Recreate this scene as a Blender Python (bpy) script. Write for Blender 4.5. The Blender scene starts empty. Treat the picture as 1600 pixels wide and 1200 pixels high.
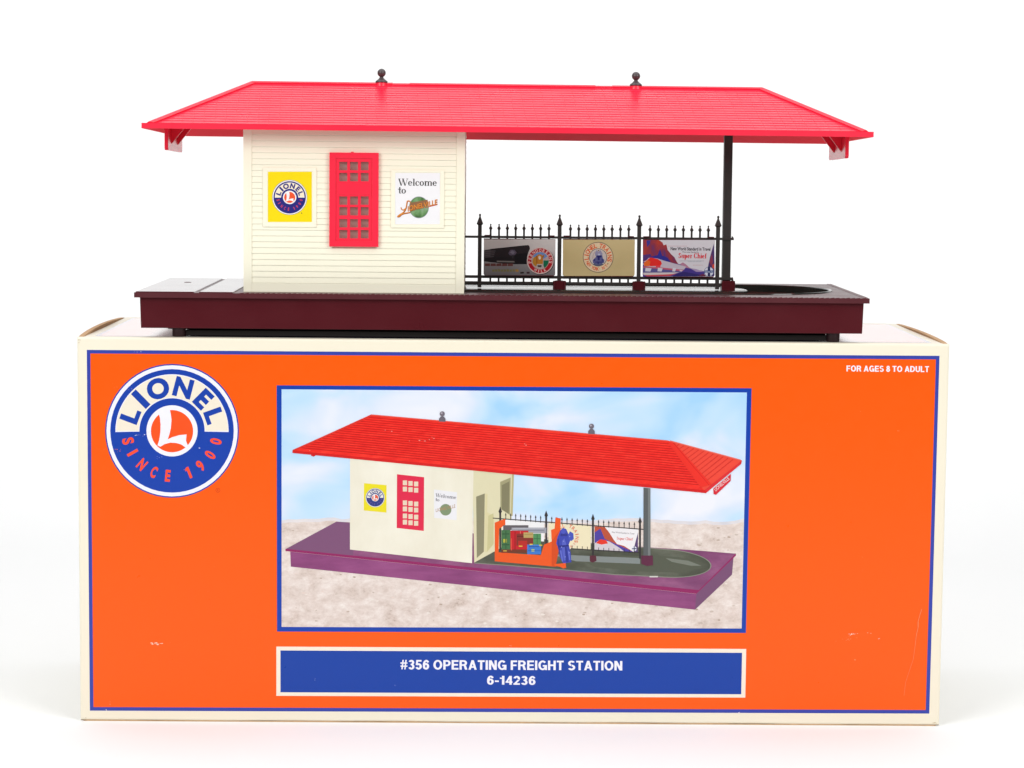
import bpy, bmesh, math, random
from mathutils import Vector, Matrix
from mathutils.geometry import tessellate_polygon
random.seed(11)
S = 0.001                                   # everything below is written in millimetres
scene = bpy.context.scene
col = scene.collection
R_ = math.radians

# ------------------------------------------------------------------ camera
CAM = (-16.79, -1222.35, 299.80)
FPX, PITCH, YAW, ROLL = 3683.2, 0.09744, -0.0129, 0.00918
Mw = Matrix.Rotation(YAW, 3, 'Z') @ Matrix.Rotation(-PITCH, 3, 'X')
cam = bpy.data.cameras.new("camera")
cam.sensor_width = 36.0
cam.lens = FPX / 1600 * 36.0
cam.clip_start, cam.clip_end = 0.02, 60
cam_o = bpy.data.objects.new("camera", cam)
col.objects.link(cam_o)
cX, cF, cZ = Mw.col[0], Mw.col[1], Mw.col[2]
cr, sr = math.cos(ROLL), math.sin(ROLL)
rgt, upv = cX * cr + cZ * sr, cX * -sr + cZ * cr
cam_o.matrix_world = Matrix(((rgt.x, upv.x, -cF.x, CAM[0] * S), (rgt.y, upv.y, -cF.y, CAM[1] * S),
                             (rgt.z, upv.z, -cF.z, CAM[2] * S), (0, 0, 0, 1)))
scene.camera = cam_o

# ------------------------------------------------------------------ world and lamps
world = bpy.data.worlds.new("World")
scene.world = world
world.use_nodes = True
bg = world.node_tree.nodes["Background"]
bg.inputs[0].default_value = (1.0, 0.985, 0.97, 1)
bg.inputs[1].default_value = 0.13

def softbox(name, loc, target, sx, sy, power, color=(1, 1, 1)):
    l = bpy.data.lights.new(name, 'AREA')
    l.shape, l.size, l.size_y, l.energy, l.color = 'RECTANGLE', sx, sy, power, color
    o = bpy.data.objects.new(name, l)
    col.objects.link(o)
    o.location = loc
    o.rotation_euler = (Vector(target) - Vector(loc)).to_track_quat('-Z', 'Y').to_euler()
    return o
softbox("softbox_top", (0, -0.12, 1.45), (0, -0.05, 0), 2.2, 1.5, 18)
softbox("softbox_side", (-1.15, -1.25, 0.95), (0, 0, 0.18), 0.9, 0.9, 19)
softbox("softbox_side", (1.15, -1.25, 0.95), (0, 0, 0.18), 0.9, 0.9, 18)
softbox("softbox_backdrop", (0, 0.35, 1.35), (0, 1.25, 0.45), 2.4, 0.5, 5)

vs = scene.view_settings
vs.view_transform, vs.look, vs.gamma, vs.exposure = 'Standard', 'None', 1.0, 0.0
vs.use_curve_mapping = False
scene.cycles.max_bounces = 10
scene.cycles.diffuse_bounces = 5
scene.cycles.use_denoising = True

# ------------------------------------------------------------------ helpers
def at(u, v, Y):
    """photograph pixel -> point (mm) on the vertical plane at depth Y"""
    a, b = u - 800, v - 600
    q = Mw @ Vector((cr * a + sr * b, FPX, -(-sr * a + cr * b)))
    t = (Y - CAM[1]) / q.y
    return Vector((CAM[0] + q.x * t, Y, CAM[2] + q.z * t))

def lin(c):
    c = c / 255.0
    return c / 12.92 if c <= 0.04045 else ((c + 0.055) / 1.055) ** 2.4

def material(name, rgb, rough=0.4, var=0.03, scale=60, bump=0.0, bscale=400, coat=0.0, spec=0.5, sss=0.0, rvar=0.08):
    m = bpy.data.materials.new(name)
    m.use_nodes = True
    nt = m.node_tree
    b = nt.nodes["Principled BSDF"]
    tc = nt.nodes.new("ShaderNodeTexCoord")
    nz = nt.nodes.new("ShaderNodeTexNoise")
    nz.inputs["Scale"].default_value = scale
    nz.inputs["Detail"].default_value = 5
    nt.links.new(tc.outputs["Object"], nz.inputs["Vector"])
    mx = nt.nodes.new("ShaderNodeMix")
    mx.data_type = 'RGBA'
    mx.inputs[6].default_value = tuple(max(0, c * (1 - var)) for c in rgb) + (1,)
    mx.inputs[7].default_value = tuple(min(1, c * (1 + var)) for c in rgb) + (1,)
    nt.links.new(nz.outputs["Fac"], mx.inputs[0])
    nt.links.new(mx.outputs[2], b.inputs["Base Color"])
    mr = nt.nodes.new("ShaderNodeMapRange")
    mr.inputs[3].default_value = max(0.02, rough - rvar)
    mr.inputs[4].default_value = rough + rvar
    nt.links.new(nz.outputs["Fac"], mr.inputs[0])
    nt.links.new(mr.outputs[0], b.inputs["Roughness"])
    b.inputs["Specular IOR Level"].default_value = spec
    b.inputs["Coat Weight"].default_value = coat
    b.inputs["Coat Roughness"].default_value = 0.12
    if sss:
        b.inputs["Subsurface Weight"].default_value = sss
        b.inputs["Subsurface Scale"].default_value = 0.002
    if bump:
        n2 = nt.nodes.new("ShaderNodeTexNoise")
        n2.inputs["Scale"].default_value = bscale
        n2.inputs["Detail"].default_value = 3
        nt.links.new(tc.outputs["Object"], n2.inputs["Vector"])
        bp = nt.nodes.new("ShaderNodeBump")
        bp.inputs["Strength"].default_value = bump
        bp.inputs["Distance"].default_value = 0.0003
        nt.links.new(n2.outputs["Fac"], bp.inputs["Height"])
        nt.links.new(bp.outputs[0], b.inputs["Normal"])
    return m

INK = {}
KINK = 0.81
def ink(r, g, b, k=None, rough=0.3):
    k = KINK if k is None else k
    key = (r, g, b, k, rough)
    if key not in INK:
        INK[key] = material("ink", tuple(lin(c) * k for c in (r, g, b)), rough, 0.025, 250, spec=0.3, rvar=0.05)
    return INK[key]

M = {}
M['paper'] = material("backdrop_paper", (0.85, 0.855, 0.857), 0.75, 0.01, 8, 0.05, 300, spec=0.2)
M['cream_card'] = material("cream_card", (0.765, 0.715, 0.575), 0.34, 0.03, 25, 0.08, 300, spec=0.45)
M['kraft'] = material("kraft_edge", (0.50, 0.33, 0.19), 0.85, 0.2, 300, 0.5, 900, spec=0.1)
M['maroon'] = material("maroon_plastic", (0.068, 0.0045, 0.0085), 0.30, 0.08, 40, 0.12, 900, spec=0.28)
M['red'] = material("red_plastic", (0.82, 0.015, 0.048), 0.36, 0.03, 50, 0.10, 700, spec=0.5)
M['roof_red'] = material("roof_red_plastic", (0.82, 0.02, 0.06), 0.30, 0.03, 50, 0.10, 700, spec=0.6)
M['cream'] = material("cream_plastic", (0.825, 0.80, 0.645), 0.42, 0.015, 40, 0.06, 700, spec=0.4)
M['black'] = material("black_plastic", (0.028, 0.023, 0.021), 0.42, 0.15, 60, 0.15, 900, spec=0.45)
M['track'] = material("track_black_plastic", (0.022, 0.023, 0.020), 0.13, 0.15, 60, 0.04, 700, spec=0.5, rvar=.04)
M['grey'] = material("finial_grey_plastic", (0.060, 0.047, 0.050), 0.34, 0.15, 60, 0.1, 900, spec=0.5)
M['white_film'] = ink(250, 250, 250)
M['under'] = material("underside_black", (0.010, 0.008, 0.008), 0.7, 0.2, 60, spec=0.2)

# paving relief on the platform
def paving_material():
    m = material("maroon_paving", (0.075, 0.011, 0.016), 0.34, 0.12, 60, spec=0.5)
    nt = m.node_tree
    b = nt.nodes["Principled BSDF"]
    tc = nt.nodes.new("ShaderNodeTexCoord")
    br = nt.nodes.new("ShaderNodeTexBrick")
    br.inputs["Scale"].default_value = 1.0
    br.inputs["Mortar Size"].default_value = 0.00028
    br.inputs["Brick Width"].default_value = 0.0027
    br.inputs["Row Height"].default_value = 0.0027
    br.inputs["Color1"].default_value = (1, 1, 1, 1)
    br.inputs["Color2"].default_value = (0.8, 0.8, 0.8, 1)
    br.inputs["Mortar"].default_value = (0, 0, 0, 1)
    nt.links.new(tc.outputs["Object"], br.inputs["Vector"])
    bp = nt.nodes.new("ShaderNodeBump")
    bp.inputs["Strength"].default_value = 0.8
    bp.inputs["Distance"].default_value = 0.0003
    nt.links.new(br.outputs["Color"], bp.inputs["Height"])
    nt.links.new(bp.outputs[0], b.inputs["Normal"])
    return m
M['paving'] = paving_material()

# milky window film: lets part of the dim interior show
def film_material():
    m = material("window_film", (0.52, 0.42, 0.37), 0.3, 0.18, 500, spec=0.5)
    nt = m.node_tree
    b = nt.nodes["Principled BSDF"]
    out = nt.nodes["Material Output"]
    tr = nt.nodes.new("ShaderNodeBsdfTransparent")
    mx = nt.nodes.new("ShaderNodeMixShader")
    mx.inputs[0].default_value = 0.74
    nt.links.new(tr.outputs[0], mx.inputs[1])
    nt.links.new(b.outputs[0], mx.inputs[2])
    nt.links.new(mx.outputs[0], out.inputs[0])
    return m
M['film'] = film_material()

def ramp_print(name, stops, scale=(1, 1, 1), noise_scale=8, detail=4, distortion=0.0, rough=0.3, axis=None, mixn=0.0, nrough=0.5):
    """printed picture tone: a colour ramp over noise, or over a direction plus noise"""
    m = bpy.data.materials.new(name)
    m.use_nodes = True
    nt = m.node_tree
    b = nt.nodes["Principled BSDF"]
    b.inputs["Roughness"].default_value = rough
    b.inputs["Specular IOR Level"].default_value = 0.4
    tc = nt.nodes.new("ShaderNodeTexCoord")
    mp = nt.nodes.new("ShaderNodeMapping")
    mp.inputs["Scale"].default_value = scale
    nt.links.new(tc.outputs["Object"], mp.inputs[0])
    nz = nt.nodes.new("ShaderNodeTexNoise")
    nz.inputs["Scale"].default_value = noise_scale
    nz.inputs["Detail"].default_value = detail
    nz.inputs["Distortion"].default_value = distortion
    nz.inputs["Roughness"].default_value = nrough
    nt.links.new(mp.outputs[0], nz.inputs["Vector"])
    rp = nt.nodes.new("ShaderNodeValToRGB")
    els = rp.color_ramp.elements
    while len(els) < len(stops):
        els.new(0.5)
    for e, (p, c) in zip(els, stops):
        e.position = p
        e.color = tuple(lin(x) * 0.82 for x in c) + (1,)
    src = nz.outputs["Fac"]
    if axis is not None:
        sp = nt.nodes.new("ShaderNodeSeparateXYZ")
        nt.links.new(tc.outputs["Generated"], sp.inputs[0])
        ma = nt.nodes.new("ShaderNodeMath")
        ma.operation = 'MULTIPLY_ADD'
        ma.inputs[1].default_value = mixn
        nt.links.new(nz.outputs["Fac"], ma.inputs[0])
        nt.links.new(sp.outputs[axis], ma.inputs[2])
        src = ma.outputs[0]
    nt.links.new(src, rp.inputs[0])
    nt.links.new(rp.outputs[0], b.inputs["Base Color"])
    return m

ORG = {}
def link(o, parent, origin):
    col.objects.link(o)
    ORG[o] = Vector(origin)
    if parent is not None:
        o.parent = parent
        o.location = (Vector(origin) - ORG[parent]) * S
    else:
        o.location = Vector(origin) * S
    return o

class MB:
    def __init__(self):
        self.v, self.f, self.m = [], [], []
        self.xf = None
    def add(self, vs, fs, mat=0):
        n = len(self.v)
        for p in vs:
            p = Vector(p)
            self.v.append(self.xf(p) if self.xf else p)
        for f in fs:
            self.f.append([n + i for i in f])
            self.m.append(mat)
    def box(self, x0, x1, y0, y1, z0, z1, mat=0):
        self.add([(x0, y0, z0), (x1, y0, z0), (x1, y1, z0), (x0, y1, z0), (x0, y0, z1), (x1, y0, z1), (x1, y1, z1), (x0, y1, z1)],
                 [(0, 3, 2, 1), (4, 5, 6, 7), (0, 1, 5, 4), (1, 2, 6, 5), (2, 3, 7, 6), (3, 0, 4, 7)], mat)
        return self
    def lathe(self, c, prof, n=16, mat=0, rot=0.0):
        vs = []
        for r, z in prof:
            for i in range(n):
                a = 2 * math.pi * i / n + rot
                vs.append((c[0] + r * math.cos(a), c[1] + r * math.sin(a), c[2] + z))
        fs = [(k * n + i, k * n + (i + 1) % n, (k + 1) * n + (i + 1) % n, (k + 1) * n + i) for k in range(len(prof) - 1) for i in range(n)]
        fs += [tuple(reversed(range(n))), tuple(range((len(prof) - 1) * n, len(prof) * n))]
        self.add(vs, fs, mat)
        return self
    def prism(self, sec0, sec1, mat=0):
        """two matching sections joined into a closed bar"""
        n = len(sec0)
        fs = [(i, (i + 1) % n, n + (i + 1) % n, n + i) for i in range(n)]
        fs += [tuple(reversed(range(n))), tuple(range(n, 2 * n))]
        self.add(list(sec0) + list(sec1), fs, mat)
        return self
    def plate(self, outer, holes, y0, y1, mat=0):
        """a sheet in the XZ plane with openings, thickness y0..y1"""
        loops = [outer] + list(holes)
        flat = [p for l in loops for p in l]
        tris = tessellate_polygon([[Vector((x, z, 0)) for x, z in l] for l in loops])
        n = len(flat)
        vs = [(x, y0, z) for x, z in flat] + [(x, y1, z) for x, z in flat]
        fs = [tuple(t) for t in tris] + [tuple(n + i for i in reversed(t)) for t in tris]
        k = 0
        for l in loops:
            for i in range(len(l)):
                a, b = k + i, k + (i + 1) % len(l)
                fs.append((a, b, n + b, n + a))
            k += len(l)
        self.add(vs, fs, mat)
        return self
    def build(self, name, mats, parent=None, origin=None, bevel=0.0, seg=2, smooth=False):
        if origin is None:
            origin = ORG[parent] if parent is not None else (0, 0, 0)
        origin = Vector(origin)
        me = bpy.data.meshes.new(name)
        me.from_pydata([tuple((p - origin) * S) for p in self.v], [], self.f)
        if not isinstance(mats, (list, tuple)):
            mats = [mats]
        for m in mats:
            me.materials.append(m)
        me.polygons.foreach_set("material_index", self.m)
        bm = bmesh.new()
        bm.from_mesh(me)
        bmesh.ops.recalc_face_normals(bm, faces=bm.faces)
        if bevel:
            es = [e for e in bm.edges if len(e.link_faces) == 2 and e.calc_face_angle(0) > 0.5]
            bmesh.ops.bevel(bm, geom=es, offset=bevel * S, segments=seg, profile=0.5, affect='EDGES', clamp_overlap=True)
        bm.to_mesh(me)
        bm.free()
        if smooth:
            me.polygons.foreach_set("use_smooth", [True] * len(me.polygons))
            me.set_sharp_from_angle(angle=R_(35))
        return link(bpy.data.objects.new(name, me), parent, origin)

def share(o, origin):
    c = o.copy()
    return link(c, o.parent, origin)

# ---- lettering
GLYPH = {}
def text_tris(s, bold=0.0):
    key = (s, bold)
    if key not in GLYPH:
        cu = bpy.data.curves.new("lettering", 'FONT')
        cu.body, cu.offset, cu.resolution_u = s, bold, 5
        cu.dimensions, cu.fill_mode = '2D', 'BOTH'
        o = bpy.data.objects.new("lettering", cu)
        col.objects.link(o)
        bpy.context.view_layer.update()
        me = bpy.data.meshes.new_from_object(o.evaluated_get(bpy.context.evaluated_depsgraph_get()))
        vs = [(v.co.x, v.co.y) for v in me.vertices]
        fs = [tuple(p.vertices) for p in me.polygons]
        bpy.data.objects.remove(o)
        bpy.data.curves.remove(cu)
        bpy.data.meshes.remove(me)
        GLYPH[key] = (vs, fs)
    return GLYPH[key]

def arc_pts(cx, cy, rx, ry, a0, a1, n=40):
    return [(cx + rx * math.cos(R_(a0 + (a1 - a0) * i / n)), cy - ry * math.sin(R_(a0 + (a1 - a0) * i / n))) for i in range(n + 1)]

class Print:
    """flat printing measured in photograph pixels and laid on a vertical plane; a shape that overlaps earlier ones lies a hair above them"""
    def __init__(self, Y, step=0.004):
        self.Y, self.step = Y, step
        self.boxes = []
        self.mb, self.mats = MB(), []
    def mi(self, m):
        if m not in self.mats:
            self.mats.append(m)
        return self.mats.index(m)
    def tris(self, pts, fs, m):
        us, vs_ = [p[0] for p in pts], [p[1] for p in pts]
        b = (min(us), min(vs_), max(us), max(vs_))
        k = 1 + max([q[4] for q in self.boxes if q[0] < b[2] and q[2] > b[0] and q[1] < b[3] and q[3] > b[1]], default=0)
        self.boxes.append(b + (k,))
        Y = self.Y - k * self.step
        self.mb.add([at(u, v, Y) for u, v in pts], fs, self.mi(m))
    def poly(self, pts, m, holes=()):
        loops = [list(pts)] + [list(h) for h in holes]
        fs = tessellate_polygon([[Vector((x, y, 0)) for x, y in l] for l in loops])
        self.tris([p for l in loops for p in l], [tuple(f) for f in fs], m)
    def rect(self, x0, y0, x1, y1, m):
        self.poly([(x0, y0), (x1, y0), (x1, y1), (x0, y1)], m)
    def disc(self, cx, cy, r, m, ry=None, n=56):
        self.poly(arc_pts(cx, cy, r, ry or r, 0, 360 - 360 / n, n - 1), m)
    def band(self, cx, cy, r0, r1, a0, a1, m, n=48):
        self.poly(arc_pts(cx, cy, r1, r1, a0, a1, n) + arc_pts(cx, cy, r0, r0, a1, a0, n), m)
    def ring(self, cx, cy, r0, r1, m):
        self.band(cx, cy, r0, r1, 0, 180, m)
        self.band(cx, cy, r0, r1, 180, 360, m)
    def line(self, pts, w, m):
        for (x0, y0), (x1, y1) in zip(pts, pts[1:]):
            d = math.hypot(x1 - x0, y1 - y0) or 1
            nx, ny = -(y1 - y0) / d * w / 2, (x1 - x0) / d * w / 2
            self.poly([(x0 + nx, y0 + ny), (x1 + nx, y1 + ny), (x1 - nx, y1 - ny), (x0 - nx, y0 - ny)], m)
    def text(self, s, p0, p1, cap, m, bold=0.02, shear=0.0):
        """one line of lettering from p0 to p1 along its base line, capitals `cap` high"""
        vs, fs = text_tris(s, bold)
        hv, _ = text_tris("H", bold)
        hc = max(y for _, y in hv)
        x0, x1 = min(x for x, _ in vs), max(x for x, _ in vs)
        L = math.hypot(p1[0] - p0[0], p1[1] - p0[1])
        ex = ((p1[0] - p0[0]) / L, (p1[1] - p0[1]) / L)
        up = (ex[1], -ex[0])
        out = []
        for x, y in vs:
            h = y / hc * cap
            t = (x - x0) / (x1 - x0) * L + shear * h
            out.append((p0[0] + ex[0] * t + up[0] * h, p0[1] + ex[1] * t + up[1] * h))
        self.tris(out, fs, m)
    def char(self, ch, c, w, h, ang, m, bold=0.02, wide=None):
        """one character of size w x h centred at c, its top pointing along ang (degrees, anticlockwise from right)"""
        vs, fs = text_tris(ch, bold)
        x0, x1 = min(x for x, _ in vs), max(x for x, _ in vs)
        y0, y1 = min(y for _, y in vs), max(y for _, y in vs)
        a = R_(ang - 90)
        ca, sa = math.cos(a), math.sin(a)
        out = []
        for x, y in vs:
            X, Y = ((x - x0) / (x1 - x0) - 0.5) * w, ((y - y0) / (y1 - y0) - 0.5) * h
            out.append((c[0] + X * ca - Y * sa, c[1] - (X * sa + Y * ca)))
        self.tris(out, fs, m)
    def arc_text(self, s, c, r, a0, a1, w, h, m, bold=0.02, inward=False):
        n = len(s)
        for i, ch in enumerate(s):
            if ch == ' ':
                continue
            a = a0 + (a1 - a0) * (i / (n - 1) if n > 1 else 0)
            p = (c[0] + r * math.cos(R_(a)), c[1] - r * math.sin(R_(a)))
            ww = w * {'I': 0.35, '1': 0.6, 'L': 0.8, 'E': 0.8, '.': 0.3, ',': 0.3, '-': 0.5}.get(ch, 1.0)
            hh = h * {'.': 0.2, ',': 0.25, '-': 0.15}.get(ch, 1.0)
            self.char(ch, p, ww, hh, a + (180 if inward else 0), m, bold)
    def serif(self, s, p0, p1, cap, m, t=0.17):
        """roman lettering with thick stems, thin arches and slab ends"""
        n, xh = 0.06, 0.66
        G = {
         'W': (1.28, [('l', .06, 1, .38, 0, t), ('l', .38, 0, .64, 1, n), ('l', .58, 1, .90, 0, t), ('l', .90, 0, 1.2, 1, n), ('b', -.04, .95, .28, 1), ('b', .46, .95, .78, 1), ('b', 1.06, .95, 1.32, 1)]),
         'e': (.62, [('a', .29, xh/2, .28, xh/2, t, 0, 325), ('b', .10, .33, .53, .39)]),
         'l': (.36, [('b', .09, 0, .09+t, 1), ('b', 0, 0, .35, .05), ('b', 0, .95, .12, 1)]),
         'c': (.57, [('a', .29, xh/2, .28, xh/2, t, 45, 320), ('d', .47, .52, .08)]),
         'o': (.66, [('a', .31, xh/2, .30, xh/2, t, 0, 360)]),
         'm': (1.10, [('b', .07, 0, .07+t, xh), ('b', .45, 0, .45+t, .5), ('b', .83, 0, .83+t, .5), ('a', .37, .46, .25, .2, t, 0, 150), ('a', .75, .46, .25, .2, t, 0, 150), ('b', 0, 0, .30, .05), ('b', .39, 0, .68, .05), ('b', .77, 0, 1.06, .05), ('b', 0, .61, .1, xh)]),
         't': (.42, [('b', .12, .08, .12+t, .92), ('b', -.04, .58, .42, .67), ('a', .27, .12, .15, .12, .09, 180, 340)]),
         'S': (.66, [('a', .32, .75, .27, .25, t, 30, 270), ('a', .32, .27, .30, .27, t, -150, 95), ('b', .50, .68, .57, .98), ('b', .03, .02, .10, .34)]),
         'u': (.74, [('b', .08, .15, .08+t, xh), ('b', .48, 0, .48+t, xh), ('a', .31, .17, .23, .17, n*1.6, 180, 330), ('b', 0, .61, .12, xh), ('b', .40, .61, .5, xh), ('b', .62, 0, .72, .05)]),
         'p': (.70, [('b', .08, -.30, .08+t, xh), ('a', .36, xh/2, .29, xh/2, t, -140, 140), ('b', 0, -.30, .34, -.25), ('b', 0, .61, .12, xh)]),
         'r': (.52, [('b', .08, 0, .08+t, xh), ('a', .34, .44, .16, .2, n*1.5, 60, 170), ('d', .41, .56, .09), ('b', 0, 0, .34, .05), ('b', 0, .61, .12, xh)]),
         'C': (.84, [('a', .42, .5, .40, .5, t, 40, 320), ('b', .70, .66, .77, 1.0), ('b', .70, .02, .77, .3)]),
         'h': (.74, [('b', .08, 0, .08+t, 1), ('b', .48, 0, .48+t, .48), ('a', .39, .44, .26, .22, t, 0, 150), ('b', 0, 0, .32, .05), ('b', .41, 0, .72, .05), ('b', 0, .95, .12, 1)]),
         'i': (.36, [('b', .09, 0, .09+t, xh), ('b', 0, 0, .35, .05), ('b', 0, .61, .12, xh), ('d', .17, .86, .10)]),
         'f': (.42, [('b', .10, 0, .10+t, .85), ('a', .30, .82, .20, .18, n*1.6, 40, 180), ('d', .42, .90, .08), ('b', 0, .60, .42, .66), ('b', 0, 0, .36, .05)]),
         ' ': (.36, []),
        }
        tot = sum(G[c][0] for c in s)
        L = math.hypot(p1[0] - p0[0], p1[1] - p0[1])
        ex = ((p1[0] - p0[0]) / L, (p1[1] - p0[1]) / L)
        up = (ex[1], -ex[0])
        kx = L / tot
        x = 0
        def P(a, b):
            a = (x + a) * kx
            b = b * cap
            return (p0[0] + ex[0] * a + up[0] * b, p0[1] + ex[1] * a + up[1] * b)
        for ch in s:
            w, items = G[ch]
            for it in items:
                if it[0] == 'b':
                    _, a, b, c, d = it
                    self.poly([P(a, b), P(c, b), P(c, d), P(a, d)], m)
                elif it[0] == 'l':
                    _, a, b, c, d, ww = it
                    self.poly([P(a - ww / 2, b), P(a + ww / 2, b), P(c + ww / 2, d), P(c - ww / 2, d)], m)
                elif it[0] == 'd':
                    _, a, b, r = it
                    self.poly([P(a + r * math.cos(k * .5236), b + r * math.sin(k * .5236)) for k in range(12)], m)
                else:
                    _, a, b, rx, ry, ww, a0, a1 = it
                    k = 18
                    o, i_ = [], []
                    for q in range(k + 1):
                        g = R_(a0 + (a1 - a0) * q / k)
                        o.append(P(a + rx * math.cos(g), b + ry * math.sin(g)))
                        i_.append(P(a + (rx - ww) * math.cos(g), b + (ry - n) * math.sin(g)))
                    for q in range(k):
                        self.poly([o[q], o[q + 1], i_[q + 1], i_[q]], m)
            x += w
    def grot(self, s, p0, p1, cap, m, gap=0.09):
        """bold grotesque capitals and figures built from bars and arcs"""
        t = 0.205
        G = {
         'O': (.80, [('a', .40, .5, .40, .515, 0, 360)]), '0': (.58, [('a', .29, .5, .29, .51, 0, 360)]),
         'C': (.74, [('a', .39, .5, .39, .515, 42, 318)]),
         'G': (.78, [('a', .39, .5, .39, .515, 42, 335), ('b', .40, .36, .78, .53), ('b', .60, 0, .78, .4)]),
         'P': (.66, [('b', 0, 0, t, 1), ('b', 0, .82, .40, 1), ('b', 0, .36, .40, .53), ('a', .36, .68, .30, .32, -90, 90)]),
         'R': (.72, [('b', 0, 0, t, 1), ('b', 0, .82, .42, 1), ('b', 0, .40, .44, .57), ('a', .38, .70, .30, .30, -90, 90), ('l', .48, .44, .60, 0, t * 1.05)]),
         'D': (.74, [('b', 0, 0, t, 1), ('b', 0, .82, .36, 1), ('b', 0, 0, .36, .18), ('a', .32, .5, .42, .5, -90, 90)]),
         'U': (.70, [('b', 0, .3, t, 1), ('b', .70 - t, .3, .70, 1), ('a', .35, .36, .35, .375, 180, 360)]),
         'E': (.62, [('b', 0, 0, t, 1), ('b', 0, .82, .61, 1), ('b', 0, .42, .57, .59), ('b', 0, 0, .62, .18)]),
         'F': (.58, [('b', 0, 0, t, 1), ('b', 0, .82, .58, 1), ('b', 0, .40, .52, .57)]),
         'L': (.56, [('b', 0, 0, t, 1), ('b', 0, 0, .56, .18)]),
         'I': (t, [('b', 0, 0, t, 1)]),
         'H': (.70, [('b', 0, 0, t, 1), ('b', .70 - t, 0, .70, 1), ('b', 0, .42, .70, .60)]),
         'N': (.71, [('b', 0, 0, t, 1), ('b', .71 - t, 0, .71, 1), ('l', .12, 1, .59, 0, t * 1.15)]),
         'A': (.74, [('l', .37, 1, .10, 0, t), ('l', .37, 1, .64, 0, t), ('b', .18, .20, .56, .36)]),
         'T': (.62, [('b', .31 - t / 2, 0, .31 + t / 2, 1), ('b', 0, .82, .62, 1)]),
         'S': (.66, [('a', .33, .725, .31, .29, 25, 262), ('a', .33, .285, .33, .30, -155, 88)]),
         '#': (.62, [('l', .24, 1, .14, 0, .12), ('l', .50, 1, .40, 0, .12), ('b', 0, .60, .62, .73), ('b', 0, .27, .62, .40)]),
         '3': (.56, [('a', .27, .735, .26, .27, -80, 160), ('a', .27, .285, .28, .30, -160, 80), ('b', .20, .45, .36, .59)]),
         '5': (.56, [('b', .07, .82, .53, 1), ('l', .15, 1, .10, .46, .17), ('a', .27, .32, .29, .335, -160, 140)]),
         '6': (.57, [('a', .285, .33, .285, .345, 0, 360), ('a', .31, .5, .31, .51, 35, 190)]),
         '1': (.40, [('b', .18, 0, .18 + t, 1), ('b', .0, .66, .22, .80)]),
         '4': (.58, [('b', .32, 0, .32 + t, 1), ('b', 0, .22, .58, .38), ('l', .38, .98, .08, .30, .16)]),
         '2': (.56, [('a', .28, .69, .28, .32, -20, 170), ('l', .44, .56, .12, .12, .20), ('b', .0, 0, .55, .18)]),
         '8': (.57, [('a', .285, .735, .25, .275, 0, 360), ('a', .285, .285, .285, .30, 0, 360)]),
         '-': (.34, [('b', .0, .30, .34, .47)]), ' ': (.20, []),
        }
        tot = sum(G[c][0] + gap for c in s) - gap
        L = math.hypot(p1[0] - p0[0], p1[1] - p0[1])
        ex = ((p1[0] - p0[0]) / L, (p1[1] - p0[1]) / L)
        up = (ex[1], -ex[0])
        kx = L / tot
        x = 0
        def P(a, b):
            a, b = (x + a) * kx, b * cap
            return (p0[0] + ex[0] * a + up[0] * b, p0[1] + ex[1] * a + up[1] * b)
        for ch in s:
            w, items = G[ch]
            for it in items:
                if it[0] == 'b':
                    _, a, b, c, d = it
                    self.poly([P(a, b), P(c, b), P(c, d), P(a, d)], m)
                elif it[0] == 'l':
                    _, a, b, c, d, ww = it
                    self.poly([P(a - ww / 2, b), P(a + ww / 2, b), P(c + ww / 2, d), P(c - ww / 2, d)], m)
                else:
                    _, a, b, rx, ry, a0, a1 = it
                    k = max(8, int(abs(a1 - a0) / 14))
                    o, i_ = [], []
                    for q in range(k + 1):
                        g = R_(a0 + (a1 - a0) * q / k)
                        o.append(P(a + rx * math.cos(g), b + ry * math.sin(g)))
                        i_.append(P(a + (rx - t) * math.cos(g), b + (ry - .185) * math.sin(g)))
                    n = k + 1
                    self.tris(o + i_, [(q, q + 1, n + q + 1, n + q) for q in range(k)], m)
            x += w + gap
    def build(self, name, parent):
        o = self.mb.build(name, self.mats, parent)
        return o

def thing(name, label, cat, origin):
    o = bpy.data.objects.new(name, None)
    o.empty_display_size = 0.02
    link(o, None, origin)
    o["label"], o["category"] = label, cat
    return o

def grp(name, parent, origin):
    o = bpy.data.objects.new(name, None)
    o.empty_display_size = 0.01
    return link(o, parent, origin)

# ------------------------------------------------------------------ setting: a white paper sweep
mb = MB()
sec = [(-750, 0), (-200, 0), (300, 0), (560, 0)]
sec += [(560 + 620 * math.sin(a), 620 - 620 * math.cos(a)) for a in [R_(k * 2.5) for k in range(1, 37)]]
sec += [(1180, 1000), (1180, 1500)]
mb.add([(x, y, z) for y, z in sec for x in (-1700, 1700)], [(2 * k, 2 * k + 1, 2 * k + 3, 2 * k + 2) for k in range(len(sec) - 1)])
bd = mb.build("backdrop", M['paper'])
bd.data.polygons.foreach_set("use_smooth", [True] * len(bd.data.polygons))
bd["kind"] = "structure"

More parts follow.
